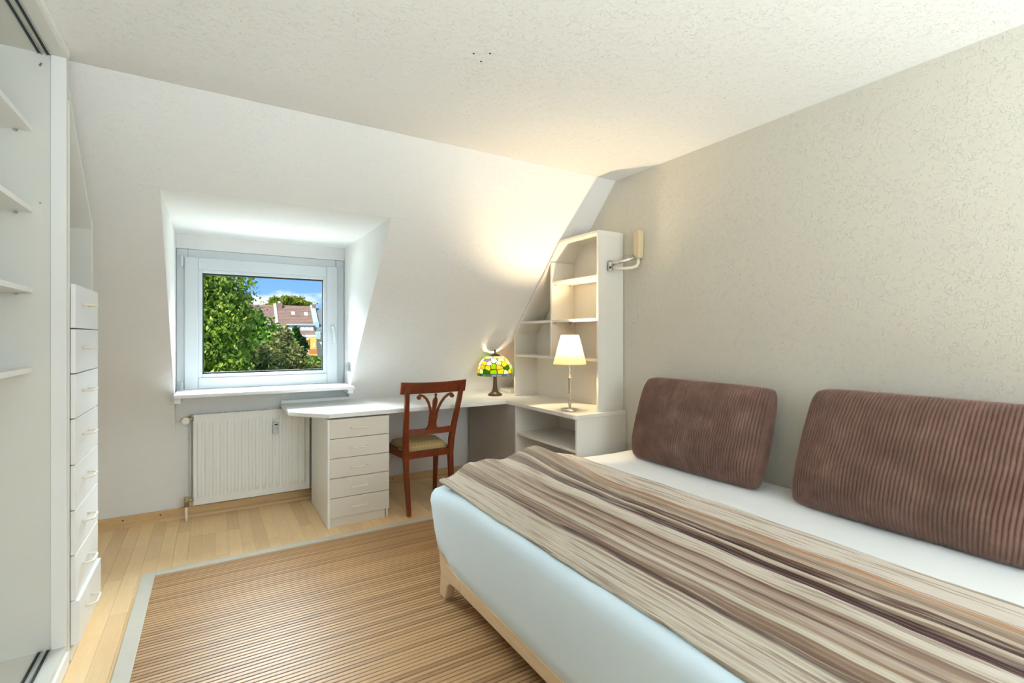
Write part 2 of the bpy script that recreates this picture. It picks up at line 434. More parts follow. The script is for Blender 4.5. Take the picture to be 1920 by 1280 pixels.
# baseboards
def baseboard(name, x0, x1, y):
    b = struct(name, bx(x0, x1, y - 0.016, y, 0.0, 0.07), MT['beech'], bevel=0.004)
    q = B()
    prism(q, [(x0, y - 0.016, 0), (x0, y - 0.034, 0), (x0, y - 0.031, 0.012), (x0, y - 0.024, 0.019), (x0, y - 0.016, 0.022)], (x1 - x0, 0, 0))
    o = obj('quarter_round', q, MT['beech'], b)
    for xs in (-0.50, -0.30, 0.9, 1.3):
        s = B(); tube(s, [(xs, y - 0.0135, 0.045), (xs, y - 0.0172, 0.045)], 0.0045, 8)
        obj('screw', s, MT['dark_gap'], b)
    return b
baseboard('baseboard_back', XL, 1.99, YB)

# ------------------------------------------------------------------ dormer window
def ring(bm, x0, x1, z0, z1, w, y0, y1, wt=None):
    wt = wt or w
    box(bm, x0, x0 + w, y0, y1, z0, z1); box(bm, x1 - w, x1, y0, y1, z0, z1)
    box(bm, x0 + w, x1 - w, y0, y1, z0, z0 + w); box(bm, x0 + w, x1 - w, y0, y1, z1 - wt, z1)
    return bm
win = bpy.data.objects.new('window_1', None); C.objects.link(win); win.location = (0.35, WY, 0.86); win['kind'] = 'structure'
obj('window_frame', ring(B(), DX0 + 0.002, DX1 - 0.002, 0.848, 1.87, 0.066, WY - 0.005, WY + 0.07), MT['upvc'], win, 0.006)
S0, S1, SA, SB = -0.168, 0.868, 0.872, 1.812
G0, G1, GA, GB = -0.062, 0.764, 0.982, 1.706
sash = obj('sash', ring(B(), S0, S1, SA, SB, 0.082, WY - 0.032, WY + 0.02), MT['upvc'], win, 0.006)
obj('glazing_bead', ring(B(), S0 + 0.08, S1 - 0.08, SA + 0.08, SB - 0.08, 0.027, WY - 0.022, WY + 0.018), MT['upvc'], sash, 0.004)
obj('gasket', ring(B(), G0 - 0.004, G1 + 0.004, GA - 0.004, GB + 0.004, 0.013, WY - 0.004, WY + 0.014, 0.017), MT['dark_gap'], sash)
obj('pane', bx(G0 - 0.01, G1 + 0.01, WY + 0.004, WY + 0.008, GA - 0.01, GB + 0.01), MT['glass'], sash)
hb = bx(0.812, 0.842, WY - 0.044, WY - 0.032, 1.275, 1.345)
hd = obj('handle_plate', hb, MT['upvc'], win, 0.004)
hg = B(); tube(hg, [(0.827, WY - 0.04, 1.32), (0.827, WY - 0.075, 1.32), (0.830, WY - 0.085, 1.312), (0.834, WY - 0.085, 1.27), (0.838, WY - 0.083, 1.20)], [0.011, 0.010, 0.011, 0.010, 0.008], 10)
obj('handle', hg, MT['upvc'], win, 0, True)
for z in (1.79, 0.90):
    hh = B(); box(hh, S0 - 0.026, S0 - 0.004, WY - 0.024, WY - 0.004, z - 0.035, z + 0.02); tube(hh, [(S0 - 0.014, WY - 0.026, z - 0.05), (S0 - 0.014, WY - 0.026, z + 0.03)], 0.008, 8)
    obj('hinge', hh, MT['upvc'], win)
# sill board with its brackets
sill = struct('trim_1', bx(DX0 + 0.004, DX1 - 0.006, 3.80, WY + 0.0, 0.850, 0.874), MT['sill'], bevel=0.005)
for x in (DX0 + 0.006, DX1 - 0.05):
    obj('bracket', bx(x, x + 0.038, 3.83, YB - 0.002, 0.815, 0.850), MT['sill'], sill, 0.003)
# blind-cord catch on the right cheek
ct = thing('cord_catch', 'small grey metal catch on the white cheek right of the window', 'catch', (DX1 - 0.004, 3.99, 1.01))
obj('plate', bx(DX1 - 0.006, DX1 - 0.0005, 3.955, 4.03, 0.975, 1.045), MT['alu'], ct, 0.001)
cb = B(); tube(cb, [(DX1 - 0.006, 3.975, 1.03), (DX1 - 0.028, 3.975, 1.03), (DX1 - 0.03, 3.975, 0.985), (DX1 - 0.006, 3.975, 0.98)], 0.004, 8)
box(cb, DX1 - 0.024, DX1 - 0.006, 4.0, 4.02, 0.982, 1.04)
obj('hook', cb, MT['alu'], ct)

# added window frame and pane in the rear opening, unseen behind the camera
w2 = bpy.data.objects.new('added_rear_window', None); C.objects.link(w2); w2.location = (1.4, YR - 0.1, 0.8); w2['kind'] = 'structure'
b = ring(B(), -0.8, 2.3, 0.8, 2.2, 0.06, YR - 0.13, YR - 0.07); box(b, 0.72, 0.78, YR - 0.13, YR - 0.07, 0.86, 2.14)
obj('window_frame', b, MT['upvc'], w2)
obj('pane', bx(-0.75, 2.25, YR - 0.102, YR - 0.098, 0.85, 2.15), MT['glass'], w2)

# ------------------------------------------------------------------ wardrobe
PX = -0.472                                           # wardrobe front plane
wd = thing('wardrobe', 'tall open white wardrobe with angled shelf ends and sliding door tracks', 'wardrobe', (-0.78, 1.4, 0))
WY0, WY1 = -0.6, 2.47
obj('side_panel', bx(XL + 0.01, PX, WY1, WY1 + 0.027, 0.0, 2.318), MT['white_in'], wd, 0.002)
obj('side_panel', bx(XL + 0.01, PX, WY0 - 0.027, WY0, 0.0, 2.318), MT['white_in'], wd, 0.002)
obj('front_post', bx(-0.516, PX, WY1 - 0.004, WY1 + 0.0, 0.078, 2.302), MT['white'], wd, 0.001)
obj('back_panel', bx(XL + 0.002, XL + 0.01, WY0, WY1, 0.0, 2.318), MT['white_in'], wd)
obj('bottom_panel', bx(XL + 0.01, PX - 0.001, WY0, WY1, 0.058, 0.078), MT['white_in'], wd)
obj('top_panel', bx(XL + 0.01, PX - 0.001, WY0, WY1, 2.302, 2.318), MT['white_in'], wd)
obj('fascia', bx(PX - 0.02, PX + 0.004, WY0, WY1 + 0.0265, 2.318, H - 0.002), MT['plaster_slope'], wd)
obj('plinth', bx(PX - 0.02, PX + 0.008, WY0, WY1, 0.0, 0.058), MT['white'], wd, 0.002)
for z0, z1 in ((0.078, 0.084), (2.296, 2.302)):
    for x in (-0.545, -0.520):
        t = B(); zz = z0 if z0 < 1 else z1 - 0.006
        box(t, x - 0.008, x - 0.006, WY0, WY1, zz, zz + 0.006); box(t, x + 0.004, x + 0.006, WY0, WY1, zz, zz + 0.006)
        tr = obj('track', t, MT['alu'], wd)
        obj('groove', bx(x - 0.006, x + 0.004, WY0, WY1, zz + (0.0002 if z0 < 1 else 0.0048), zz + (0.0012 if z0 < 1 else 0.0058)), MT['dark_gap'], tr)
for zt in (2.004, 1.706, 1.410, 1.117):
    s = obj('shelf', bx(XL + 0.012, -0.566, WY0, WY1 - 0.001, zt - 0.0, zt + 0.019), MT['white'], wd, 0.001)
    for px in (-0.61, -0.95):
        p = B(); tube(p, [(px, WY1, zt - 0.004), (px, WY1 - 0.012, zt - 0.004)], 0.0045, 8)
        obj('shelf_pin', p, MT['alu'], s)
for (x, z) in ((-0.543, 2.262), (-0.546, 2.255), (-0.545, 1.745)):
    p = B(); tube(p, [(x, WY1 + 0.001, z), (x, WY1 - 0.0015, z)], 0.004, 8)
    obj('screw_hole', p, MT['brass'], wd)

# ------------------------------------------------------------------ tall drawer tower beside it
dt = thing('drawer_tower', 'tall narrow white cabinet with eight drawers under a sloped open top', 'drawer cabinet', (-0.76, 2.75, 0))
TY0, TY1 = 2.497, 2.955
obj('side_panel', bx(XL + 0.01, PX, TY0, TY0 + 0.027, 0.0, 2.16), MT['white'], dt, 0.002)
obj('side_panel', bx(XL + 0.01, PX, TY1 - 0.018, TY1, 0.0, slope_z(TY1) - 0.16), MT['white_in'], dt, 0.002)
obj('back_panel', bx(XL + 0.002, XL + 0.01, TY0, TY1, 0.0, 1.7), MT['white_in'], dt)
zs0, zs1 = 2.185, 1.722
b = B(); prism(b, [(XL + 0.01, TY0 + 0.02, zs0), (XL + 0.01, TY1, zs1), (XL + 0.01, TY1, zs1 + 0.026), (XL + 0.01, TY0 + 0.02, zs0 + 0.026)], (PX - XL - 0.01, 0, 0))
obj('sloped_top', b, MT['white_in'], dt, 0.001)
obj('shelf', bx(XL + 0.01, PX, TY0 + 0.027, TY1 - 0.018, 1.44, 1.456), MT['white_in'], dt)
obj('plinth', bx(PX - 0.03, PX + 0.008, TY0, TY1, 0.0, 0.04), MT['white'], dt, 0.002)
def d_handle(bm, c, half, out, axis, rise=0.0, r=0.0048):
    """D handle: c centre on the face, half span along axis 'x' or 'y', out vector"""
    c = Vector(c); a = Vector((1, 0, 0)) if axis == 'x' else Vector((0, 1, 0)); o = Vector(out)
    P = [c - a * half, c - a * half + o * 0.55, c - a * half * 0.86 + o * 0.9, c - a * half * 0.66 + o, c + a * half * 0.66 + o, c + a * half * 0.86 + o * 0.9, c + a * half + o * 0.55, c + a * half]
    return tube(bm, P, r, 8)
zz = [1.456, 1.281, 1.104, 0.928, 0.748, 0.571, 0.395, 0.219, 0.045]
for i in range(8):
    xo = 0.016 if i < 7 else 0.027
    f = obj('drawer', bx(PX, PX + xo, TY0 + 0.029, TY1 + 0.012, zz[i + 1] + 0.002, zz[i] - 0.002), MT['white'], dt, 0.002)
    h = B(); d_handle(h, (PX + xo, 2.695, (zz[i] + zz[i + 1]) / 2 + 0.012), 0.052, (0.034, 0, 0), 'y')
    obj('handle', h, MT['ivory'], f, 0, True)

# ------------------------------------------------------------------ radiator
rad = thing('radiator', 'white ribbed panel radiator with valves under the dormer window', 'radiator', (0.26, 4.0, 0.1))
RX0, RX1, RZ0, RZ1, RY = -0.108, 0.628, 0.092, 0.713, 3.998
b = B(); nr = 16; prof = []
wr = (RX1 - RX0 - 0.03) / nr
prof.append((RX0, 0)); prof.append((RX0 + 0.012, 0))
for i in range(nr):
    x = RX0 + 0.015 + i * wr
    prof += [(x + wr * 0.06, 0), (x + wr * 0.22, -0.009), (x + wr * 0.62, -0.009), (x + wr * 0.78, 0)]
prof += [(RX1 - 0.012, 0), (RX1, 0)]
rows = [(RZ0 + 0.004, 0), (RZ0 + 0.045, 0), (RZ0 + 0.075, 1), (RZ1 - 0.075, 1), (RZ1 - 0.045, 0), (RZ1 - 0.012, 0)]
gv = [[b.verts.new((x, RY + 0.009 + d * k, z)) for x, d in prof] for z, k in rows]
for j in range(len(rows) - 1):
    for i in range(len(prof) - 1): b.faces.new((gv[j][i], gv[j][i + 1], gv[j + 1][i + 1], gv[j + 1][i]))
box(b, RX0, RX1, RY + 0.012, RY + 0.018, RZ0, RZ1 - 0.012)
obj('panel', b, MT['rad'], rad)
obj('rear_panel', bx(RX0, RX1, RY + 0.06, RY + 0.07, RZ0, RZ1 - 0.012), MT['rad'], rad)
for x in (RX0 - 0.004, RX1): obj('side_plate', bx(x, x + 0.005, RY + 0.003, RY + 0.072, RZ0, RZ1), MT['rad'], rad, 0.001)
g = B(); box(g, RX0, RX1, RY + 0.004, RY + 0.012, RZ1 - 0.014, RZ1); box(g, RX0, RX1, RY + 0.062, RY + 0.070, RZ1 - 0.014, RZ1)
for i in range(46):
    x = RX0 + 0.008 + i * (RX1 - RX0 - 0.016) / 46
    box(g, x, x + 0.006, RY + 0.012, RY + 0.062, RZ1 - 0.008, RZ1)
obj('top_grille', g, MT['rad'], rad)
hm = obj('heat_meter', bx(0.378, 0.418, RY - 0.030, RY - 0.001, 0.535, 0.622), MT['upvc'], rad, 0.006)
obj('display', bx(0.388, 0.409, RY - 0.0312, RY - 0.0298, 0.602, 0.610), MT['dark_gap'], hm)
obj('printed_line', bx(0.394, 0.404, RY - 0.0311, RY - 0.0298, 0.588, 0.591), MT['grey_panel'], hm)
obj('printed_line', bx(0.391, 0.407, RY - 0.0311, RY - 0.0298, 0.576, 0.579), MT['grey_panel'], hm)
v = B(); tube(v, [(-0.108, 3.985, 0.690), (-0.145, 3.985, 0.690)], 0.011, 10); tube(v, [(-0.145, 4.07, 0.690), (-0.145, 3.95, 0.690)], 0.012, 10)
obj('valve_body', v, MT['brass'], rad, 0, True)
v = B(); tube(v, [(-0.150, 3.965, 0.690), (-0.150, 3.90, 0.692)], [0.018, 0.021], 14)
obj('thermostat_head', v, MT['ivory'], rad, 0, False)
v = B(); tube(v, [(-0.108, 3.985, 0.140), (-0.15, 3.985, 0.140)], 0.011, 10); tube(v, [(-0.15, 3.985, 0.165), (-0.15, 3.985, 0.10)], 0.015, 10); tube(v, [(-0.15, 3.99, 0.14), (-0.15, 3.955, 0.14)], 0.012, 8)
obj('lockshield_valve', v, MT['brass'], rad, 0, True)
v = B(); tube(v, [(-0.13, 4.07, 0.08), (-0.13, 4.07, 0.69)], 0.006, 10); tube(v, [(-0.15, 3.985, 0.10), (-0.15, 3.985, 0.0)], 0.008, 10)
obj('pipe', v, MT['rad'], rad, 0, True)

# ------------------------------------------------------------------ drawer cabinet under the desk
dc = thing('desk_drawer_cabinet', 'cream pedestal cabinet with five drawers under the left end of the desk', 'drawer cabinet', (0.84, 3.65, 0))
CX0, CX1, CY0, CY1, CT = 0.640, 1.042, 3.352, 3.96, 0.705
obj('side_panel', bx(CX0, CX0 + 0.014, CY0, CY1, 0, CT), MT['white'], dc, 0.001)
obj('side_panel', bx(CX1 - 0.014, CX1, CY0 + 0.02, CY1, 0, CT), MT['white'], dc, 0.001)
obj('carcass', bx(CX0 + 0.014, CX1 - 0.014, CY0 + 0.018, CY1, 0.058, CT), MT['white_in'], dc)
obj('plinth', bx(CX0 + 0.014, CX1 - 0.022, CY0 + 0.012, CY0 + 0.03, 0, 0.058), MT['cream_front'], dc)
for i in range(5):
    z1 = 0.709 - i * 0.1297; z0 = z1 - 0.1297
    f = obj('drawer', bx(CX0 + 0.0145, CX1 + 0.003, CY0 - 0.001, CY0 + 0.017, z0 + 0.002, min(z1, 0.707) - 0.002), MT['cream_front'], dc, 0.0015)
    h = B(); d_handle(h, (0.842, CY0 - 0.001, (z0 + z1) / 2), 0.055, (0, -0.026, 0), 'x', r=0.0045)
    obj('handle', h, MT['ivory'], f, 0, True)

# ------------------------------------------------------------------ desk
DT, DTH = 0.745, 0.031
desk = thing('corner_desk', 'long white desk with a clipped left corner below the sloping wall', 'desk', (1.3, 3.7, 0))
b = B(); prism(b, [(x, y, DT - DTH) for x, y in ((0.44, 4.075), (0.44, 3.60), (0.652, 3.352), (XW - 0.002, 3.352), (XW - 0.002, 4.075))], (0, 0, DTH))
obj('desktop', b, MT['white'], desk, 0.006, seg=3)
obj('rear_lip', bx(0.44, XW - 0.01, 4.032, 4.056, DT, DT + 0.027), MT['white'], desk, 0.004)
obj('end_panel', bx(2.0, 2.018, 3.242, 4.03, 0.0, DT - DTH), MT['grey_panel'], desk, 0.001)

# ------------------------------------------------------------------ corner shelf: low cabinet, return top, tall shelves
cs = thing('corner_shelf', 'white corner bookcase with sloping left edge rising from the desk return', 'bookcase', (2.2, 2.9, 0))
SX = 2.2; RY0 = 2.474; BT = 0.018
obj('desk_return', prism(B(), [(x, y, DT - DTH) for x, y in ((1.985, 3.350), (1.985, RY0 + 0.03), (1.992, RY0 + 0.009), (2.012, RY0), (XW - 0.004, RY0 + 0.0), (XW - 0.004, 3.350))], (0, 0, DTH)), MT['shelf_white'], cs, 0.006, seg=3)
# right side: wide below the desk top, narrow above
obj('side_panel', bx(1.998, XW - 0.004, RY0 + 0.006, RY0 + 0.006 + BT, 0, DT - DTH), MT['shelf_white'], cs, 0.001)
obj('side_panel', bx(SX, XW - 0.004, 2.505, 2.505 + BT, DT, 1.962), MT['shelf_white'], cs, 0.001)
obj('side_panel', bx(1.998, XW - 0.004, 3.222, 3.222 + BT, 0, DT - DTH), MT['shelf_white'], cs, 0.001)
obj('lower_back_panel', bx(XW - 0.012, XW - 0.004, RY0 + 0.024, 3.222, 0, DT - DTH), MT['shelf_white'], cs)
for z in (0.495, 0.26, 0.05):
    obj('shelf', bx(2.004, XW - 0.012, RY0 + 0.024, 3.222, z, z + BT), MT['shelf_white'], cs, 0.001)
TY, TZ, LY, LZ = 2.936, 1.962, 3.578, 1.278      # corners of the sloping edge
obj('side_panel', bx(SX, XW - 0.004, LY - BT, LY, DT, LZ - 0.004), MT['shelf_white'], cs, 0.001)
obj('top_panel', bx(SX, XW - 0.004, 2.505 + BT, TY, TZ - BT, TZ), MT['shelf_white'], cs, 0.001)
d = Vector((0, LY - TY, LZ - TZ)).normalized(); n_ = Vector((0, -d.z, d.y)) * -BT
if n_.z > 0: n_ = -n_
prism_pts = [(SX, TY, TZ), (SX, LY, LZ), (SX, LY + n_.y, LZ + n_.z), (SX, TY + n_.y, TZ + n_.z)]
obj('sloped_panel', prism(B(), prism_pts, (XW - 0.004 - SX, 0, 0)), MT['shelf_white'], cs, 0.001)
obj('back_panel', prism(B(), [(XW - 0.012, 2.505 + BT, DT), (XW - 0.012, LY - BT, DT), (XW - 0.012, LY - BT, LZ - 0.02), (XW - 0.012, TY, TZ - BT), (XW - 0.012, 2.505 + BT, TZ - BT)], (0.006, 0, 0)), MT['shelf_white'], cs)
DVY = 3.035
def top_at(y): return TZ - BT if y < TY else TZ + (y - TY) * (LZ - TZ) / (LY - TY) - BT * 1.4
obj('divider', bx(SX, XW - 0.013, DVY, DVY + BT, 1.10, top_at(DVY + BT)), MT['shelf_white'], cs, 0.001)
def shelf_slab(y0, y1, z):
    o = obj('shelf', bx(SX + 0.002, XW - 0.013, y0, y1, z - BT, z), MT['shelf_white'], cs, 0.001); return o
def shelf_end(z):
    return min(LY - BT, TY + (z - TZ) * (LY - TY) / (LZ - TZ) - BT * 1.35)
shelf_slab(2.505 + BT, DVY, 1.665)
a = shelf_slab(2.505 + BT, DVY, 1.374); shelf_slab(DVY + BT, shelf_end(1.374), 1.374)
shelf_slab(2.505 + BT, LY - BT, 1.098)
for (y, z) in ((DVY - 0.004, 1.64), (DVY - 0.004, 1.35)):
    for x in (SX + 0.03, XW - 0.06):
        p = B(); tube(p, [(x, y + 0.006, z), (x, y - 0.008, z)], 0.004, 8); obj('shelf_pin', p, MT['brass'], cs)
tb = tag(obj('shallow_box', bx(2.26, 2.40, 3.74, 3.93, DT + 0.0005, DT + 0.032), MT['white_in'], None, 0.004), 'low cream box lying on the desk behind the leaded glass lamp', 'box')

# ------------------------------------------------------------------ swing-arm wall lamp
wl = thing('swing_arm_lamp', 'folded ivory swing arm lamp on the wall above the bed', 'wall lamp', (2.42, 2.345, 1.8))
b = B(); prism(b, [(XW - 0.0005, 2.372, 1.765), (XW - 0.0005, 2.372, 1.935), (XW - 0.0005, 2.36, 1.955), (XW - 0.0005, 2.325, 1.955), (XW - 0.0005, 2.314, 1.935), (XW - 0.0005, 2.322, 1.765)], (-0.045, 0, 0))
obj('wall_plate', b, MT['tan_plastic'], wl, 0.008, seg=3)
b = B(); tube(b, [(2.392, 2.356, 1.772), (2.325, 2.44, 1.745), (2.29, 2.485, 1.732)], [0.013, 0.012, 0.013], 12)
obj('upper_arm', b, MT['steel'], wl, 0, True)
b = B(); tube(b, [(2.405, 2.345, 1.765), (2.405, 2.345, 1.735), (2.398, 2.352, 1.715), (2.38, 2.375, 1.706), (2.34, 2.425, 1.704), (2.30, 2.475, 1.706)], 0.011, 12)
obj('lower_arm', b, MT['ivory'], wl, 0, True)
b = B(); tube(b, [(2.289, 2.486, 1.690), (2.289, 2.486, 1.752)], 0.015, 12)
obj('elbow_joint', b, MT['steel'], wl, 0, False)
b = B(); tube(b, [(2.281, 2.478, 1.712), (2.272, 2.466, 1.712)], 0.009, 10); tube(b, [(2.289, 2.486, 1.753), (2.289, 2.486, 1.758)], 0.011, 10)
obj('cap', b, MT['bronze'], wl)

# ------------------------------------------------------------------ table lamp with white shade
LX, LYp = 2.085, 2.665
tl = thing('table_lamp', 'lit steel table lamp with white tapered shade on the bookcase counter', 'lamp', (LX, LYp, DT))
obj('base', lathe(B(), [(0.058, 0.0), (0.060, 0.006), (0.058, 0.012), (0.030, 0.017), (0.012, 0.020)], (LX, LYp, DT), 32), MT['steel'], tl, 0, True)
obj('stem', lathe(B(), [(0.008, 0.018), (0.008, 0.035), (0.0105, 0.037), (0.0105, 0.215), (0.013, 0.218), (0.013, 0.226), (0.006, 0.228), (0.006, 0.335), (0.014, 0.34), (0.014, 0.37), (0.004, 0.372)], (LX, LYp, DT), 16), MT['steel'], tl, 0, True)
b = lathe(B(), [(0.113, 0.317), (0.0605, 0.515)], (LX, LYp, DT), 40, cap=False)
sh = obj('shade', b, MT['shade'], tl, 0, True)
bl = lathe(B(), [(0.006, 0.368), (0.018, 0.385), (0.024, 0.41), (0.018, 0.435), (0.005, 0.445)], (LX, LYp, DT), 16)
def emis(name, col, s):
    m = bpy.data.materials.new(name); m.use_nodes = True; bsd = m.node_tree.nodes['Principled BSDF']
    bsd.inputs['Emission Color'].default_value = col; bsd.inputs['Emission Strength'].default_value = s
    return m
obj('bulb', bl, emis('warm_bulb', (1, 0.78, 0.48, 1), 12), tl, 0, True)
def point(name, loc, e, col, r):
    d = bpy.data.lights.new(name, 'POINT'); d.energy = e; d.color = col; d.shadow_soft_size = r
    o = bpy.data.objects.new(name, d); C.objects.link(o); o.location = loc; return o
LAMP = point('table_lamp_light', (LX, LYp, DT + 0.455), 24, (1.0, 0.78, 0.48), 0.018)

# ------------------------------------------------------------------ leaded glass lamp
GX, GY = 2.066, 3.672
gl = thing('leaded_glass_lamp', 'lit dome lamp of yellow and green leaded glass at the desk corner', 'lamp', (GX, GY, DT))
obj('base', lathe(B(), [(0.058, 0.0), (0.062, 0.006), (0.060, 0.014), (0.046, 0.022), (0.032, 0.034), (0.023, 0.05), (0.0185, 0.08), (0.0165, 0.12), (0.0155, 0.17), (0.017, 0.185), (0.008, 0.19), (0.006, 0.36)], (GX, GY, DT), 24), MT['bronze'], gl, 0, True)
SR, SH, SB0 = 0.153, 0.170, 0.172       # radius, height, base height of the dome above the desk
def dome(u, w):
    """u: turn 0..1, w: 0 rim .. 1 top"""
    if w < 0.12: r = SR; z = w / 0.12 * 0.022
    else:
        t = (w - 0.12) / 0.88 * 1.33; r = SR * math.cos(t) ** 0.8; z = 0.022 + (SH - 0.022) * math.sin(t) / math.sin(1.33)
    a = 2 * PI * u
    return Vector((GX + r * math.cos(a), GY + r * math.sin(a), DT + SB0 + z))
pal = {'cream': (0.80, 0.78, 0.56), 'white': (0.88, 0.87, 0.80), 'yellow': (0.84, 0.72, 0.16), 'lime': (0.48, 0.64, 0.05), 'green': (0.12, 0.38, 0.03),
       'orange': (0.85, 0.28, 0.02), 'lilac': (0.42, 0.38, 0.60), 'plum': (0.24, 0.15, 0.20), 'sea': (0.30, 0.42, 0.36), 'blue': (0.38, 0.46, 0.55), 'gold': (0.78, 0.64, 0.26)}
wpick = ['cream'] * 10 + ['white'] * 4 + ['yellow'] * 5 + ['lime'] * 3 + ['green'] * 2 + ['gold'] * 2 + ['orange', 'plum', 'lilac']
pb, lb = B(), B(); cl = pb.loops.layers.color.new('glass_colour')
rng = random.Random(5)
wrows = [0.0, 0.115, 0.30, 0.46, 0.62, 0.78, 0.93]
counts = [22, 18, 18, 14, 12, 9]
def add_cell(q, col):
    cu = sum(p[0] for p in q) / len(q); cw = sum(p[1] for p in q) / len(q); n = len(q)
    qi = [(cu + (p[0] - cu) * 0.89, cw + (p[1] - cw) * 0.89) for p in q]
    o = [lb.verts.new(dome(*p)) for p in q]; i2 = [lb.verts.new(dome(*p)) for p in qi]
    for e in range(n): lb.faces.new((o[e], o[(e + 1) % n], i2[(e + 1) % n], i2[e]))
    f = pb.faces.new([pb.verts.new(dome(*p)) for p in qi])
    j = 0.88 + 0.24 * rng.random()
    for lp in f.loops: lp[cl] = (*[min(1, c * j) for c in col], 1)
for k in range(22):
    add_cell([(k / 22, 0), ((k + 1) / 22, 0), ((k + 1) / 22, 0.115), (k / 22, 0.115)], pal[rng.choice(['sea', 'blue', 'sea', 'green'])])
# irregular panes above the rim: Voronoi cells on the unrolled dome
AX, AY = 0.80, 0.22
seeds = []
for ri, n in enumerate((17, 16, 13, 10, 7)):
    for k in range(n):
        seeds.append((((k + 0.5 * (ri % 2) + rng.uniform(-0.3, 0.3)) / n) % 1.0, 0.115 + (ri + 0.5 + rng.uniform(-0.32, 0.32)) / 5 * 0.815))
for (su, sw) in seeds:
    poly = [(su - 0.3, 0.115), (su + 0.3, 0.115), (su + 0.3, 0.93), (su - 0.3, 0.93)]
    for (tu, tw) in seeds:
        for sh_ in (-1, 0, 1):
            du = (tu + sh_ - su); dw = tw - sw
            if (du == 0 and dw == 0) or abs(du) > 0.3: continue
            shrink = math.cos(min(1.2, max(0, sw - 0.1) * 1.4)); nx_, ny_ = du * AX * shrink * AX * shrink, dw * AY * AY
            mid = nx_ * (su + du / 2) + ny_ * (sw + dw / 2)
            out = []
            for i in range(len(poly)):
                A, Bq = poly[i], poly[(i + 1) % len(poly)]
                fa, fb = nx_ * A[0] + ny_ * A[1] - mid, nx_ * Bq[0] + ny_ * Bq[1] - mid
                if fa <= 0: out.append(A)
                if fa * fb < 0:
                    t = fa / (fa - fb); out.append((A[0] + (Bq[0] - A[0]) * t, A[1] + (Bq[1] - A[1]) * t))
            poly = out
            if len(poly) < 3: break
        if len(poly) < 3: break
    if len(poly) >= 3: add_cell(poly, pal[rng.choice(wpick)])
gs = obj('shade', pb, MT['stained'], gl, kind='stuff')
lo = obj('leading', lb, MT['lead'], gs)
so = lo.modifiers.new('s', 'SOLIDIFY'); so.thickness = 0.003
obj('finial', lathe(B(), [(0.045, 0.336), (0.040, 0.348), (0.018, 0.356), (0.006, 0.362), (0.005, 0.372), (0.009, 0.378), (0.007, 0.388), (0.002, 0.392)], (GX, GY, DT), 20), MT['bronze'], gl, 0, True)
point('glass_lamp_light', (GX, GY, DT + 0.25), 2.4, (1.0, 0.86, 0.62), 0.025)

# ------------------------------------------------------------------ chair
ch = thing('dining_chair', 'reddish mahogany chair with carved lyre back and beige cushion at the desk', 'chair', (1.315, 3.5, 0))
CXc = 1.335
def crv(p0, p1, n, f): return [f(i / n) for i in range(n + 1)]
for s in (-1, 1):
    pts = []
    for z, y, hx in ((0.0, 3.272, 0.168), (0.12, 3.296, 0.168), (0.26, 3.320, 0.169), (0.40, 3.332, 0.171), (0.50, 3.322, 0.175), (0.60, 3.296, 0.182), (0.72, 3.258, 0.191), (0.84, 3.222, 0.200), (0.90, 3.206, 0.204)):
        pts.append((CXc + s * hx, y, z))
    b = sweep_rect(B(), pts, [0.028, 0.031, 0.034, 0.036, 0.036, 0.034, 0.033, 0.032, 0.03], [0.028, 0.031, 0.036, 0.042, 0.042, 0.036, 0.030, 0.026, 0.024], (1, 0, 0))
    obj('leg', b, MT['mahogany'], ch, 0.003)
    fp = [(CXc + s * 0.212, 3.735, 0.0), (CXc + s * 0.210, 3.715, 0.15), (CXc + s * 0.208, 3.70, 0.30), (CXc + s * 0.206, 3.695, 0.43)]
    obj('leg', sweep_rect(B(), fp, [0.026, 0.03, 0.036, 0.04], [0.026, 0.03, 0.036, 0.04], (1, 0, 0)), MT['mahogany'], ch, 0.003)
    obj('seat_rail', sweep_rect(B(), [(CXc + s * 0.172, 3.345, 0.406), (CXc + s * 0.206, 3.69, 0.406)], 0.024, 0.046, (1, 0, 0)), MT['mahogany'], ch, 0.002)
obj('seat_rail', bx(CXc - 0.165, CXc + 0.165, 3.318, 3.342, 0.383, 0.430), MT['mahogany'], ch, 0.002)
obj('seat_rail', bx(CXc - 0.195, CXc + 0.195, 3.688, 3.712, 0.383, 0.430), MT['mahogany'], ch, 0.002)
# crest rail, gently bowed, slightly dished top
b = B(); n = 14; fr = []; bk = []
for i in range(n + 1):
    t = -1 + 2 * i / n; x = CXc + t * 0.243; y = 3.222 - 0.022 * (1 - t * t) + 0.008; zt = 0.931 + 0.008 * t * t; zb = 0.853
    rk = -0.012
    fr.append((b.verts.new((x, y - 0.011 + rk, zt)), b.verts.new((x, y - 0.011 + 0.012, zb))))
    bk.append((b.verts.new((x, y + 0.011 + rk, zt)), b.verts.new((x, y + 0.011 + 0.012, zb))))
for i in range(n):
    b.faces.new((fr[i][0], fr[i + 1][0], fr[i + 1][1], fr[i][1])); b.faces.new((bk[i][0], bk[i][1], bk[i + 1][1], bk[i + 1][0]))
    b.faces.new((fr[i][0], bk[i][0], bk[i + 1][0], fr[i + 1][0])); b.faces.new((fr[i][1], fr[i + 1][1], bk[i + 1][1], bk[i][1]))
for i in (0, n): b.faces.new((fr[i][0], fr[i][1], bk[i][1], bk[i][0]))
obj('crest_rail', b, MT['mahogany'], ch, 0.003)
b = B(); sweep_rect(b, [(CXc + t * 0.168, 3.298 - 0.014 * (1 - t * t), 0.575) for t in (-1, -0.66, -0.33, 0, 0.33, 0.66, 1)], 0.042, 0.02, (0, 0, 1))
obj('back_rail', b, MT['mahogany'], ch, 0.002)
def by(z): return 3.288 - 0.014 - (z - 0.59) * 0.305       # rake of the back
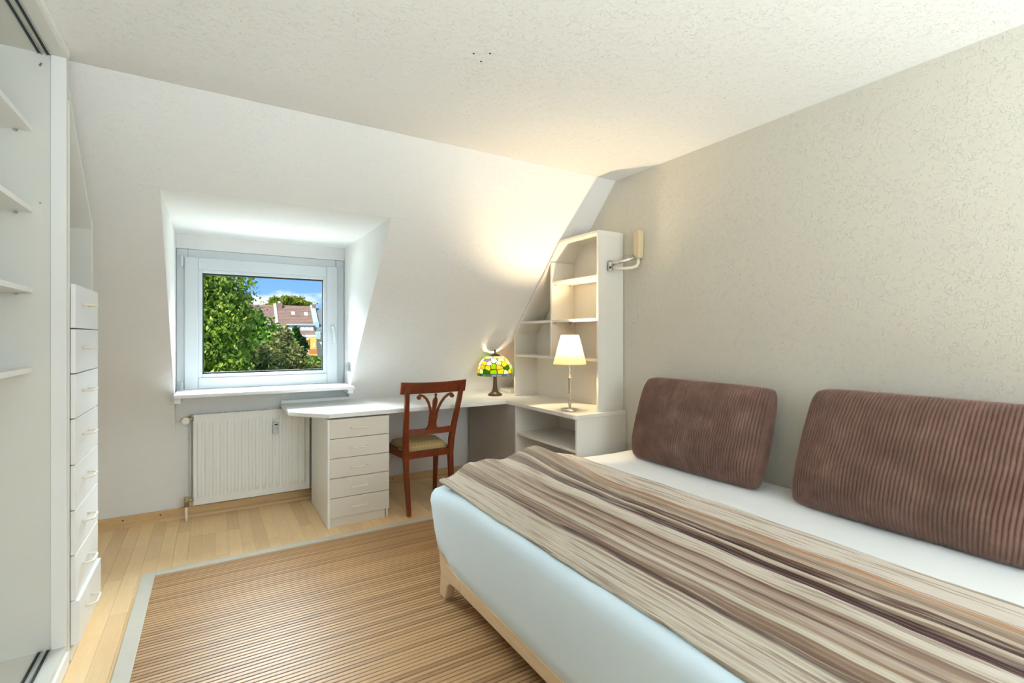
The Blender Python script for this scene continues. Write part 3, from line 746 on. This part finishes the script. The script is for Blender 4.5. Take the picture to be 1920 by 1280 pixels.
def P2(x, z): return (CXc + x, by(z), z)
sp = B()
# solid foot of the lyre
foot = [(-0.048, 0.588), (-0.036, 0.605), (-0.029, 0.63), (-0.029, 0.668), (-0.033, 0.672), (-0.033, 0.682), (0.033, 0.682), (0.033, 0.672), (0.029, 0.668), (0.029, 0.63), (0.036, 0.605), (0.048, 0.588)]
prism(sp, [(P2(x, z)[0], by(z) - 0.009, z) for x, z in foot], (0, 0.018, 0))
# centre bud
bud = [(-0.010, 0.68), (-0.013, 0.73), (-0.018, 0.79), (-0.016, 0.81), (-0.007, 0.825), (-0.005, 0.832), (-0.009, 0.841), (-0.006, 0.853), (0.006, 0.853), (0.009, 0.841), (0.005, 0.832), (0.007, 0.825), (0.016, 0.81), (0.018, 0.79), (0.013, 0.73), (0.010, 0.68)]
prism(sp, [(P2(x, z)[0], by(z) - 0.008, z) for x, z in bud], (0, 0.016, 0))
obj('splat', sp, MT['mahogany'], ch, 0.002)
for s in (-1, 1):
    a = B(); pts = [(0.022, 0.675), (0.023, 0.71), (0.030, 0.745), (0.046, 0.785), (0.068, 0.818), (0.092, 0.838), (0.112, 0.846), (0.126, 0.842)]
    sweep_rect(a, [P2(s * x, z) for x, z in pts], [0.014, 0.014, 0.015, 0.015, 0.016, 0.017, 0.016, 0.014], 0.016, (0, 1, 0.0))
    tube(a, [Vector(P2(s * 0.124, 0.829)) + Vector((0, -0.010, 0)), Vector(P2(s * 0.124, 0.829)) + Vector((0, 0.010, 0))], 0.0145, 14)
    obj('scroll', a, MT['mahogany'], ch, 0.001)
# cushion
b = B(); nx, ny = 14, 12; top = []
for j in range(ny + 1):
    for i in range(nx + 1):
        u, v_ = -1 + 2 * i / nx, -1 + 2 * j / ny
        hw = 0.155 + 0.040 * (j / ny)
        e = max(0, (1 - abs(u) ** 6) * (1 - abs(v_) ** 6)) ** 0.45
        top.append(b.verts.new((CXc + u * hw, 3.505 + v_ * 0.172, 0.432 + 0.052 * e)))
for j in range(ny):
    for i in range(nx):
        k = j * (nx + 1) + i; b.faces.new((top[k], top[k + 1], top[k + nx + 2], top[k + nx + 1]))
edge = [e for e in b.edges if len(e.link_faces) == 1]
b.faces.new([v_ for v_ in [top[i] for i in range(nx + 1)] + [top[j * (nx + 1) + nx] for j in range(1, ny + 1)] + [top[ny * (nx + 1) + i] for i in range(nx - 1, -1, -1)] + [top[j * (nx + 1)] for j in range(ny - 1, 0, -1)]])
obj('cushion', b, MT['cushion'], ch, 0, True)

ch.location.y += 0.02
# ------------------------------------------------------------------ slatted rug
RX_0, RX_1, RY_0, RY_1 = -0.312, 1.70, 0.40, 3.20
rug = thing('bamboo_rug', 'bamboo slat rug with pale linen border on the wooden floor', 'rug', (0.7, 1.8, 0.0))
obj('backing', bx(RX_0 + 0.01, RX_1 - 0.01, RY_0 + 0.01, RY_1 - 0.01, 0.001, 0.0035), MT['dark_gap'], rug)
BW = 0.058
for nm, a in (('border', (RX_0, RX_0 + BW, RY_0, RY_1, 0.0008, 0.0115)), ('border', (RX_1 - BW, RX_1, RY_0, RY_1, 0.0008, 0.0115)),
              ('border', (RX_0 + BW, RX_1 - BW, RY_1 - BW, RY_1, 0.0008, 0.0105)), ('border', (RX_0 + BW, RX_1 - BW, RY_0, RY_0 + BW, 0.0008, 0.0105))):
    obj(nm, bx(*a), MT['linen'], rug, 0.002)
pitch = 0.0214
b = B(); prism(b, [(0, -0.0088, 0.0), (0, 0.0088, 0.0), (0, 0.0090, 0.0038), (0, 0.0072, 0.0058), (0, -0.0072, 0.0058), (0, -0.0090, 0.0038)], (RX_1 - RX_0 - 2 * BW + 0.004, 0, 0))
sme = bpy.data.meshes.new('slat'); bmesh.ops.recalc_face_normals(b, faces=b.faces); b.to_mesh(sme); b.free(); sme.materials.append(MT['bamboo'])
y = RY_1 - BW - pitch / 2 + 0.002
while y > RY_0 + BW:
    o = bpy.data.objects.new('slat', sme); C.objects.link(o); o.parent = rug
    o.location = Vector((RX_0 + BW - 0.002, y, 0.0036)) - rug.location
    y -= pitch

# ------------------------------------------------------------------ bed
bed = thing('bed', 'low bed with pale blue upholstered frame on splayed oak legs', 'bed', (1.65, 1.3, 0.012))
ZG = 0.012
prof = [(0.958, 0.155), (0.940, 0.175), (0.930, 0.23), (0.925, 0.32), (0.924, 0.42), (0.926, 0.465), (0.934, 0.490), (0.952, 0.508), (1.0, 0.516), (1.08, 0.516)]
ys = [0.22, 0.5, 0.9, 1.3, 1.6, 1.8, 1.95, 2.05, 2.12, 2.18]
b = B(); grid = []
def yend(z): return 2.215 + max(-0.03, (z - 0.2)) / 0.27 * 0.098
for (x, z) in prof:
    row = []
    for y in ys:
        f = (y - 0.22) / (2.18 - 0.22); yy = 0.22 + f * (yend(z) - 0.025 - 0.22)
        q = sstep(2.0, 2.30, yy)
        zb = z + (0.075 * sstep(1.98, 2.25, yy) ** 1.5 if z < 0.2 else 0) - (0.028 * q if z > 0.44 else 0)
        row.append(b.verts.new((x, yy, zb)))
    lx, ly, lz = row[-1].co
    for k in range(1, 5):
        a = k / 4 * PI / 2
        row.append(b.verts.new((lx + 0.03 * (1 - math.cos(a)), ly + 0.025 * math.sin(a), lz)))
    row.append(b.verts.new((2.38, row[-1].co.y, lz)))
    grid.append(row)
for j in range(len(grid) - 1):
    for i in range(len(grid[0]) - 1): b.faces.new((grid[j][i], grid[j][i + 1], grid[j + 1][i + 1], grid[j + 1][i]))
fp_ = obj('side_panel', b, MT['blue_fabric'], bed, 0, True)
sm = fp_.modifiers.new('s', 'SOLIDIFY'); sm.thickness = 0.008; sm.offset = 0
obj('rail', bx(0.936, 0.966, 0.3, 2.12, 0.112, 0.172), MT['oak'], bed, 0.006)
obj('rail', bx(0.96, 2.36, 2.10, 2.13, 0.112, 0.172), MT['oak'], bed, 0.006)
for (x, sgn) in ((0.934, 1), (2.33, 1), (0.934, -1), (2.33, -1)):
    pts = [(2.205, ZG), (2.140, ZG), (2.118, 0.085), (2.085, 0.108), (1.98, 0.118), (1.98, 0.168), (2.10, 0.185), (2.215, 0.225), (2.196, 0.12)]
    if sgn < 0: pts = [(2.44 - y_, z_) for y_, z_ in pts]
    obj('leg', prism(B(), [(x, y_, z_) for y_, z_ in pts], (0.045, 0, 0)), MT['oak'], bed, 0.005)
obj('slatted_base', bx(0.975, 2.40, 0.26, 2.20, 0.16, 0.21), MT['oak'], bed)
# mattress with a softly rounded edge
b = B(); mx0, mx1, my0, my1 = 0.995, 2.418, 0.24, 2.40; nx, ny = 60, 80; tv = []
def mtop(x, y):
    e = min(x - mx0, my1 - y, y - my0, (mx1 - x) + 0.05)
    edge = 0.05 * (1 - sstep(0, 0.09, e)) ** 2
    return 0.512 - edge + 0.004 * nz(x * 7, y * 5) + 0.012 * sstep(2.3, 1.2, x)
for j in range(ny + 1):
    for i in range(nx + 1):
        x = mx0 + (mx1 - mx0) * i / nx; y = my0 + (my1 - my0) * j / ny
        yq = my0 + (y - my0) * (1 - 0.062 * (1 - sstep(0.99, 1.22, x)))
        tv.append(b.verts.new((x, yq, mtop(x, y))))
W_ = nx + 1
for j in range(ny):
    for i in range(nx): b.faces.new((tv[j * W_ + i], tv[j * W_ + i + 1], tv[(j + 1) * W_ + i + 1], tv[(j + 1) * W_ + i]))
lp = [tv[i] for i in range(W_)] + [tv[j * W_ + nx] for j in range(1, ny + 1)] + [tv[ny * W_ + i] for i in range(nx - 1, -1, -1)] + [tv[j * W_] for j in range(ny - 1, 0, -1)]
low = [b.verts.new((v_.co.x, v_.co.y, 0.21)) for v_ in lp]
for i in range(len(lp)): b.faces.new((lp[i], lp[(i + 1) % len(lp)], low[(i + 1) % len(lp)], low[i]))
b.faces.new(low)
obj('mattress', b, MT['sheet'], bed, 0, True)

# ------------------------------------------------------------------ blanket
BX0, BX1, BY0, BY1 = 0.968, 1.885, 0.24, 2.425
b = B(); nx, ny = 420, 150; g = []
def bl_z(u, x, y):
    z = mtop(min(max(x, mx0 + 0.12), 2.3), min(max(y, 0.34), 2.31)) + 0.012
    z += 0.016 * sstep(0.0, 0.25, u) * sstep(1.0, 0.6, u)
    far = sstep(1.75, 2.35, y)
    z += far * (0.060 * math.exp(-((x - 1.60) / 0.14) ** 2) + 0.02 * math.exp(-((x - 1.25) / 0.12) ** 2) + 0.012 * nz(x * 9, y * 3))
    # long crinkles along the stripes
    w = 1.0 * nz(x * 3, y * 1.2, 3)
    amp = 0.0042 * (0.55 + 0.9 * abs(nz(x * 4, y * 1.5, 9)))
    ph = x * 2 * PI / 0.0165 + 1.6 * nz(x * 6, y * 2.5, 1) + 1.1 * nz(x * 20, y * 6, 8)
    z += (0.0026 + 0.0024 * nz(x * 5, y * 2.2, 11)) * (1 - abs(math.sin(ph / 2)) * 1.6)
    z += amp * 0.8 * nz(x * 30 + w * 0.6, y * 1.3, 5)
    z += 0.004 * nz(x * 11, y * 1.1, 7)
    z += 0.0012 * nz(x * 90, y * 20, 2)
    # hanging front edge
    z -= 0.006 * (1 - sstep(0, 0.03, u))
    z -= 0.03 * sstep(2.395, 2.425, y)
    return z
for j in range(ny + 1):
    v_ = j / ny; row = []
    for i in range(nx + 1):
        u = i / nx
        yend_ = BY1 - 0.12 * (1 - sstep(0.0, 0.30, u)) - 0.015 + 0.012 * nz(u * 6, 3.3)
        y = BY0 + (yend_ - BY0) * v_
        x = BX0 + (BX1 - BX0) * u + 0.008 * nz(y * 1.4, u * 2, 4) - 0.03 * sstep(1.9, 0.4, y) * u
        row.append(b.verts.new((x, y, bl_z(u, x, y))))
    g.append(row)
for j in range(ny):
    for i in range(nx): b.faces.new((g[j][i], g[j][i + 1], g[j + 1][i + 1], g[j + 1][i]))
me_b = B
bk = thing('striped_blanket', 'crinkled brown, cream and rust striped blanket spread over the bed', 'blanket', (BX0, BY1, 0.52))
del bk['label'], bk['category']; bpy.data.objects.remove(bk)
bmesh.ops.translate(b, verts=b.verts, vec=(-BX0, -BY1, -0.52))
blk = obj('striped_blanket', b, MT['blanket'], None, 0, True); blk.location = (BX0, BY1, 0.52)
tag(blk, 'crinkled brown, cream and rust striped blanket spread over the bed', 'blanket')
sm = blk.modifiers.new('s', 'SOLIDIFY'); sm.thickness = 0.011; sm.offset = -1

# ------------------------------------------------------------------ corduroy pillows
def pillow(name, label, yc, W, Hh, T, xb, zb, lean, twist, seed):
    b = B(); ribs = int(W / 0.0132); na, nb = ribs * 7, 44; sheets = []
    rot = Matrix.Rotation(lean, 4, 'Y')
    for side in (-1, 1):
        sh_ = []
        for j in range(nb + 1):
            bb = -1 + 2 * j / nb; row = []
            for i in range(na + 1):
                aa = -1 + 2 * i / na
                e = max(0.0, (1 - abs(aa) ** 3.6) * (1 - abs(bb) ** 3.2)) ** 0.55
                sag = 1.0 + 0.22 * (-bb) * (1 - bb * bb)
                th = T / 2 * e * sag
                hm_ = 1 - 0.07 * abs(aa) ** 10; wm = 1 - 0.035 * abs(bb) ** 10 + 0.012 * (1 - bb * bb)
                yy = aa * W / 2 * wm + twist * bb * 0.04; zz_ = bb * Hh / 2 * hm_
                ph = aa * ribs * PI / 2 + 0.35 * nz(aa * 2, bb * 2, seed)
                rib = (abs(math.cos(ph / 1.0))) ** 0.7
                crease = 0.010 * nz(aa * 3, bb * 3, seed + 5) * e + 0.004 * nz(aa * 9, bb * 9, seed + 8) * e
                d_ = th + crease + 0.0075 * rib * min(1, e * 3)
                p = Vector((side * d_, yy, zz_ + Hh / 2))
                p = rot @ p
                row.append(b.verts.new((xb + p.x, yc - p.y, zb + p.z)))
            sh_.append(row)
        sheets.append(sh_)
        for j in range(nb):
            for i in range(na): b.faces.new((sh_[j][i], sh_[j][i + 1], sh_[j + 1][i + 1], sh_[j + 1][i]))
    bmesh.ops.remove_doubles(b, verts=list(set([v for s_ in sheets for r in (s_[0], s_[-1]) for v in r] + [r[k] for s_ in sheets for r in s_ for k in (0, -1)])), dist=0.0085)
    o = obj(name, b, MT['corduroy'], None, 0, True)
    return tag(o, label, 'pillow', 'brown corduroy pillows against the wall')
pillow('corduroy_pillow', 'brown corduroy pillow against the wall next to the white bookcase', 1.79, 0.84, 0.51, 0.215, 2.215, 0.508, math.radians(14.5), 0.2, 1)
pillow('corduroy_pillow', 'brown corduroy pillow farther from the bookcase, cut off by the picture edge', 0.785, 0.86, 0.535, 0.225, 2.205, 0.506, math.radians(15), 0.5, 12)

# ------------------------------------------------------------------ outside: trees, houses
def leafmat(name, c0, c1, c2):
    m = bpy.data.materials.new(name); m.use_nodes = True; nt = m.node_tree; nt.nodes.clear()
    o = nt.nodes.new('ShaderNodeOutputMaterial'); d = nt.nodes.new('ShaderNodeBsdfDiffuse'); t = nt.nodes.new('ShaderNodeBsdfTranslucent')
    x = nt.nodes.new('ShaderNodeMixShader'); x.inputs[0].default_value = 0.35
    g = nt.nodes.new('ShaderNodeNewGeometry'); r = nt.nodes.new('ShaderNodeValToRGB'); nt.links.new(g.outputs['Random Per Island'], r.inputs[0])
    e = r.color_ramp.elements; e[0].color = c0; e[0].position = 0.1; e[1].color = c1; e[1].position = 0.6; k = e.new(0.97); k.color = c2
    for q in (d, t): nt.links.new(r.outputs[0], q.inputs['Color'])
    nt.links.new(d.outputs[0], x.inputs[1]); nt.links.new(t.outputs[0], x.inputs[2]); nt.links.new(x.outputs[0], o.inputs[0])
    return m
MT['bark'] = paint('bark', (0.16, 0.13, 0.10, 1), 0.9)
def leaves(pts, size, rr, droop=0.0):
    vs, fs = [], []
    for p in pts:
        s = size * rr.uniform(0.5, 2.0)
        a = Vector((rr.gauss(0, 1), rr.gauss(0, 1), rr.gauss(0, 0.7) - droop)).normalized()
        q = a.cross(Vector((rr.gauss(0, 1), rr.gauss(0, 1), rr.gauss(0, 1)))).normalized(); n_ = a.cross(q)
        k = len(vs); p = Vector(p)
        vs += [p - a * s * 0.5, p + q * s * 0.32 + n_ * s * 0.08, p + a * s * 0.55, p - q * s * 0.32 + n_ * s * 0.08]
        fs += [(k, k + 1, k + 2), (k, k + 2, k + 3)]
    return vs, fs
def tree(name, label, blobs, n, size, mat, trunk, droop=0.0, seed=1, group=None, core=None):
    rr = random.Random(seed)
    root = thing(name, label, 'tree', trunk[0], group)
    pts = []
    vols = [bl_[3] * bl_[4] * bl_[5] for bl_ in blobs]; tot = sum(vols)
    for bl_, v_ in zip(blobs, vols):
        cx, cy_, cz, rx, ry, rz = bl_
        clumps = [(rr.gauss(0, 1), rr.gauss(0, 1), rr.gauss(0, 1)) for _ in range(40)]
        clumps = [Vector(c).normalized() * rr.uniform(0.35, 0.95) for c in clumps]
        for _ in range(int(n * v_ / tot)):
            c = rr.choice(clumps); q = c + Vector((rr.gauss(0, 1), rr.gauss(0, 1), rr.gauss(0, 1))) * 0.17
            pts.append((cx + q.x * rx, cy_ + q.y * ry, cz + q.z * rz))
    vs, fs = leaves(pts, size, rr, droop)
    me = bpy.data.meshes.new('foliage'); b0 = root.location
    me.from_pydata([v_ - b0 for v_ in vs], [], fs)
    link('foliage', me, mat, root, kind='stuff')
    tb_ = B(); tube(tb_, trunk, [0.16 * trunk_scale(trunk), 0.10 * trunk_scale(trunk), 0.04 * trunk_scale(trunk)], 8)
    obj('trunk', tb_, MT['bark'], root)
    return root
def trunk_scale(t): return max(0.6, (Vector(t[-1]) - Vector(t[0])).length / 8)
GZ = -6.0
birch = leafmat('birch_leaf', (0.07, 0.14, 0.015, 1), (0.22, 0.34, 0.04, 1), (0.45, 0.50, 0.12, 1))
maple = leafmat('maple_leaf', (0.045, 0.12, 0.015, 1), (0.13, 0.28, 0.035, 1), (0.26, 0.42, 0.08, 1))
shrub = leafmat('shrub_leaf', (0.08, 0.10, 0.025, 1), (0.19, 0.22, 0.06, 1), (0.38, 0.38, 0.16, 1))
yew = leafmat('yew_needle', (0.010, 0.035, 0.008, 1), (0.022, 0.065, 0.014, 1), (0.04, 0.10, 0.02, 1))
lime = leafmat('ash_leaf', (0.10, 0.14, 0.015, 1), (0.22, 0.27, 0.03, 1), (0.34, 0.38, 0.06, 1))
def wp(u, v, Y):
    k = (u - 960) / FPX; w = -(v - 630.5) / FPX; s, c = math.sin(YAW), math.cos(YAW)
    t = Y / (c - s * k); return Vector(((s + c * k) * t, Y, 1.25 + w * t))
def blob(u, v, Y, rx, ry, rz):
    p = wp(u, v, Y); return (p.x, p.y, p.z, rx, ry, rz)
tree('birch_tree', 'tall pale green birch with hanging leaves left in the window view',
     [blob(385, 560, 13, 0.95, 1.1, 1.5), blob(395, 640, 13.3, 0.95, 1.1, 1.4), blob(432, 545, 12.8, 0.36, 0.6, 0.55), blob(440, 590, 12.9, 0.42, 0.6, 0.55), blob(415, 690, 13, 0.8, 0.9, 0.8),
      blob(330, 600, 13.5, 1.2, 1.2, 2.2), blob(468, 520, 12.5, 0.12, 0.2, 0.30), blob(487, 527, 12.5, 0.05, 0.1, 0.14), blob(515, 508, 12.5, 0.06, 0.1, 0.12)], 26000, 0.075, birch, [(-0.6, 13.6, GZ), (-0.5, 13.5, -1), (-0.4, 13.4, 3.4)], 1.2, 3)
tree('maple_tree', 'dense mid green tree between the birch and the brown roofs',
     [blob(475, 640, 24, 1.25, 1.3, 1.3), blob(462, 610, 24.3, 0.7, 1.0, 0.75), blob(505, 645, 23.6, 0.75, 1.0, 0.7), blob(440, 670, 23.5, 1.6, 1.4, 1.1), blob(515, 612, 23.5, 0.16, 0.3, 0.22), blob(500, 665, 23, 1.2, 1.2, 0.8)], 22000, 0.13, maple, [(1.6, 25, GZ), (1.6, 24.8, -3), (1.7, 24.3, 1.6)], 0.3, 4)
tree('broadleaf_shrub', 'brownish green shrub along the foot of the window view',
     [blob(430, 688, 16, 1.1, 0.9, 0.55), blob(480, 684, 16, 1.0, 0.9, 0.5), blob(522, 676, 17, 0.7, 0.9, 0.6), blob(532, 641, 18, 0.32, 0.6, 0.50), blob(556, 698, 16, 0.8, 0.8, 0.42)], 16000, 0.10, shrub, [(2.0, 17, GZ), (2.0, 17, -3), (2.0, 16.8, 0.4)], 0.1, 5)
tree('hedge_shrub', 'light green shrub at the foot of the yellow house',
     [blob(588, 690, 22, 0.8, 0.9, 0.45), blob(604, 694, 21, 0.8, 0.9, 0.5), blob(572, 682, 23, 0.55, 0.7, 0.35)], 9000, 0.11, maple, [(4.4, 22.5, GZ), (4.4, 22.5, -3), (4.4, 22.2, 0.2)], 0.1, 6)
tree('yew_tree', 'dark narrow conifer standing before the yellow house',
     [blob(556, 638, 40, 0.45, 0.5, 1.0), blob(554, 624, 40, 0.28, 0.4, 0.45), blob(566, 650, 40, 0.5, 0.5, 0.7)], 12000, 0.10, yew, [(*wp(558, 640, 40).xy, GZ), (*wp(558, 640, 40).xy, -3), (*wp(556, 640, 40).xy, 1.4)], -0.5, 7)
tree('ash_tree', 'yellow green round tree rising behind the brown roof ridge',
     [blob(540, 570, 118, 3.3, 3.0, 1.7), blob(565, 572, 118, 2.6, 2.5, 1.2), blob(518, 573, 118, 2.2, 2.5, 1.0), blob(540, 562, 118, 1.7, 2, 0.9)], 14000, 0.45, lime, [(*wp(540, 600, 118).xy, GZ), (*wp(540, 600, 118).xy, 2), (*wp(540, 600, 118).xy, 8)], 0, 8)
tag(obj('garden_lawn', bx(-60, 80, 5.5, 180, GZ - 0.3, GZ), MT['bark'].copy(), None), 'dark green garden ground far below the window', 'lawn')['kind'] = 'structure'
gm = bpy.data.materials['bark.001']; gm.name = 'lawn_green'
for nd in gm.node_tree.nodes:
    if nd.type == 'MIX_RGB': nd.inputs[1].default_value = (0.05, 0.10, 0.02, 1); nd.inputs[2].default_value = (0.08, 0.14, 0.03, 1)

def tile_mat(name, c0, c1):
    m = M(name, c0, 0.8); v = m.coord((1, 1, 1)); m.color(m.ramp(m.noise(v, 2.2, 4, 0.7), [(0.3, c0), (0.7, c1)])); return m.m
MT['tile'] = tile_mat('brown_roof_tile', (0.17, 0.105, 0.082, 1), (0.25, 0.16, 0.125, 1))
MT['slate'] = tile_mat('grey_roof_tile', (0.13, 0.15, 0.16, 1), (0.20, 0.22, 0.23, 1))
MT['facade'] = paint('cream_render', (0.72, 0.66, 0.55, 1), 0.9)
MT['yellow'] = paint('yellow_render', (0.80, 0.46, 0.10, 1), 0.9)
MT['terracotta'] = paint('terracotta_panel', (0.50, 0.17, 0.06, 1), 0.8)
MT['verdigris'] = paint('verdigris_sheet', (0.32, 0.46, 0.47, 1), 0.6)
MT['zinc'] = paint('pale_zinc', (0.50, 0.52, 0.52, 1), 0.5)
MT['pane_dark'] = paint('dark_pane', (0.10, 0.13, 0.16, 1), 0.1, 0.6)
MT['pane_light'] = paint('curtained_pane', (0.62, 0.66, 0.68, 1), 0.2, 0.6)
HY0, HY1, HZ0, HZ1 = 84.0, 89.0, 1.55, 6.35          # eaves and ridge
def roof(root, x0, x1, mat, n=20, z0=HZ0, z1=HZ1):
    b = B()
    for i in range(n):
        a, c = i / n, (i + 1) / n
        ya, yc_ = HY0 + (HY1 - HY0) * a, HY0 + (HY1 - HY0) * c; za, zc = z0 + (z1 - z0) * a, z0 + (z1 - z0) * c
        prism(b, [(x0, ya, za - 0.02), (x0, ya - 0.03, za + 0.085), (x0, yc_, zc + 0.02), (x0, yc_, zc - 0.06)], (x1 - x0, 0, 0))
    prism(b, [(x0, HY0, z0 - 0.1), (x0, HY1, z1 - 0.1), (x0, HY1 + 5, z0 - 0.1)], (x1 - x0, 0, 0))
    return obj('roof', b, mat, root)
def rz(y): return HZ0 + (HZ1 - HZ0) * (y - HY0) / (HY1 - HY0)
XA, XB, XC, XD = 2.0, 8.72, 14.25, 24.0
# left house
h1 = thing('row_house', 'brown roofed house with small white dormer, partly behind the trees', 'house', ((XA + XB) / 2, HY0, GZ), 'row houses beyond the gardens')
obj('wall', bx(XA, XB - 0.21, HY0, HY0 + 9, GZ, HZ0), MT['facade'], h1)
roof(h1, XA, XB - 0.21, MT['tile'])
p = wp(496, 612, 85.3)
d1 = obj('dormer', bx(p.x - 1.0, p.x + 0.95, 84.8, 87, p.z - 0.55, p.z + 0.5), MT['upvc'], h1)
obj('pane', bx(p.x + 0.15, p.x + 0.75, 84.77, 84.8, p.z - 0.4, p.z + 0.3), MT['pane_dark'], d1)
obj('gutter', bx(XA, XB - 0.21, HY0 - 0.2, HY0, HZ0 - 0.3, HZ0 - 0.1), MT['zinc'], h1)
obj('window', bx(6.6, 7.8, HY0 - 0.05, HY0, -1.6, -0.2), MT['pane_light'], h1)
# middle house with the long dormer and yellow bay
h2 = thing('row_house', 'brown roofed house with two skylights, a long dormer and yellow bay', 'house', ((XB + XC) / 2, HY0, GZ), 'row houses beyond the gardens')
obj('wall', bx(XB - 0.2, XC - 0.13, HY0, HY0 + 9, GZ, HZ0), MT['facade'], h2)
roof(h2, XB, XC - 0.13, MT['tile'])
cp = B(); prism(cp, [(XB - 0.2, HY0 - 0.1, HZ0 - 0.1), (XB - 0.2, HY1, HZ1 + 0.05), (XB - 0.2, HY1, HZ1 + 0.3), (XB - 0.2, HY0 - 0.1, HZ0 + 0.2)], (0.4, 0, 0))
obj('coping', cp, MT['zinc'], h2)
for u_, v_ in ((549.5, 588), (573.5, 589)):
    y_ = 87.4; q = wp(u_, v_, y_)
    q = wp(u_, v_, 84 + (wp(u_, v_, 87).z - HZ0) / (HZ1 - HZ0) * 5)
    s = B(); prism(s, [(q.x - 0.26, q.y - 0.27, rz(q.y - 0.27) + 0.14), (q.x + 0.26, q.y - 0.27, rz(q.y - 0.27) + 0.14), (q.x + 0.26, q.y + 0.27, rz(q.y + 0.27) + 0.14), (q.x - 0.26, q.y + 0.27, rz(q.y + 0.27) + 0.14)], (0, 0.02, -0.12))
    obj('skylight', s, MT['pane_light'], h2)
tz = wp(560, 609.5, 84.7).z; bz_ = wp(560, 621.5, 84.7).z
ld = B(); box(ld, 10.2, XC - 0.25, 84.7, 87, bz_, tz)
ldo = obj('dormer', ld, MT['zinc'], h2)
obj('dormer_roof', bx(10.0, XC - 0.14, 84.45, 87.2, tz, tz + 0.16), MT['zinc'], h2)
for i in range(5):
    x0 = 10.75 + i * 0.66
    w_ = obj('window', bx(x0, x0 + 0.60, 84.66, 84.7, bz_ + 0.08, tz - 0.22), MT['upvc'], h2)
    obj('pane', bx(x0 + 0.06, x0 + 0.54, 84.64, 84.66, bz_ + 0.14, tz - 0.28), MT['pane_light'] if i != 1 else MT['pane_dark'], w_)
obj('gutter', bx(XB, XC - 0.13, HY0 - 0.25, HY0, HZ0 - 0.38, HZ0 - 0.1), MT['upvc'], h2)
for (u_, w_) in ((519.5, 0.75), (585, 0.6)):
    q = wp(u_, 576, 88.6)
    c_ = obj('chimney', bx(q.x, q.x + w_, 88.3, 89.2, 5.2, HZ1 + 0.35), MT['tile'], h2)
    obj('chimney_pot', bx(q.x + 0.15, q.x + 0.5, 88.5, 88.9, HZ1 + 0.35, HZ1 + 0.65), MT['zinc'], c_)
# facade details at right: awning, window, yellow bay, balcony
a0, a1 = wp(570, 640, 83.6), wp(582, 640, 83.6)
obj('awning', prism(B(), [(11.2, 84.0, 1.1), (12.9, 84.0, 1.1), (12.9, 83.0, 0.7), (11.2, 83.0, 0.7)], (0, 0, 0.06)), MT['facade'], h2)
fw = obj('window', bx(11.9, 12.75, 83.95, 84.0, -0.35, 0.62), MT['upvc'], h2)
obj('pane', bx(11.98, 12.65, 83.93, 83.95, -0.25, 0.5), MT['pane_dark'], fw)
obj('bay', bx(13.05, XC - 0.14, 82.9, 84.0, -3.5, 1.12), MT['yellow'], h2)
obj('recess', bx(13.0, 13.14, 82.85, 82.9, -0.8, 0.9), MT['pane_dark'], h2)
obj('bay_window', bx(13.62, 13.9, 82.84, 82.9, -0.5, 0.15), MT['upvc'], h2)
obj('balcony', bx(12.9, 14.05, 81.9, 82.9, -1.55, -0.72), MT['terracotta'], h2)
obj('balcony', bx(11.7, 12.9, 82.4, 84.0, -1.45, -0.75), MT['facade'], h2)
obj('balcony_slab', bx(11.7, 14.1, 81.85, 83.0, -1.75, -1.55), MT['yellow'], h2)
obj('ground_window', bx(13.1, 14.0, 82.84, 82.9, -3.2, -2.0), MT['terracotta'], h2)
# right house, grey roof, verdigris party wall
h3 = thing('row_house', 'grey roofed house beside the stepped verdigris gable', 'house', ((XC + XD) / 2, HY0, GZ), 'row houses beyond the gardens')
obj('wall', bx(XC - 0.12, XD, HY0, HY0 + 9, GZ, HZ0), MT['facade'], h3)
roof(h3, XC + 0.2, XD, MT['slate'], 20, HZ0 + 0.2, HZ1 - 0.3)
pw = B(); prism(pw, [(XC - 0.12, 89, 5.6), (XC - 0.12, 89, HZ1 + 0.25), (XC - 0.12, 85.6, 3.65), (XC - 0.12, 85.0, 3.65), (XC - 0.12, 85.0, 2.0), (XC - 0.12, 84.2, 2.0), (XC - 0.12, 83.7, 1.9), (XC - 0.12, 83.7, 0.8), (XC - 0.12, 84.4, 0.8)], (0.75, 0, 0))
obj('party_wall', pw, MT['verdigris'], h3)
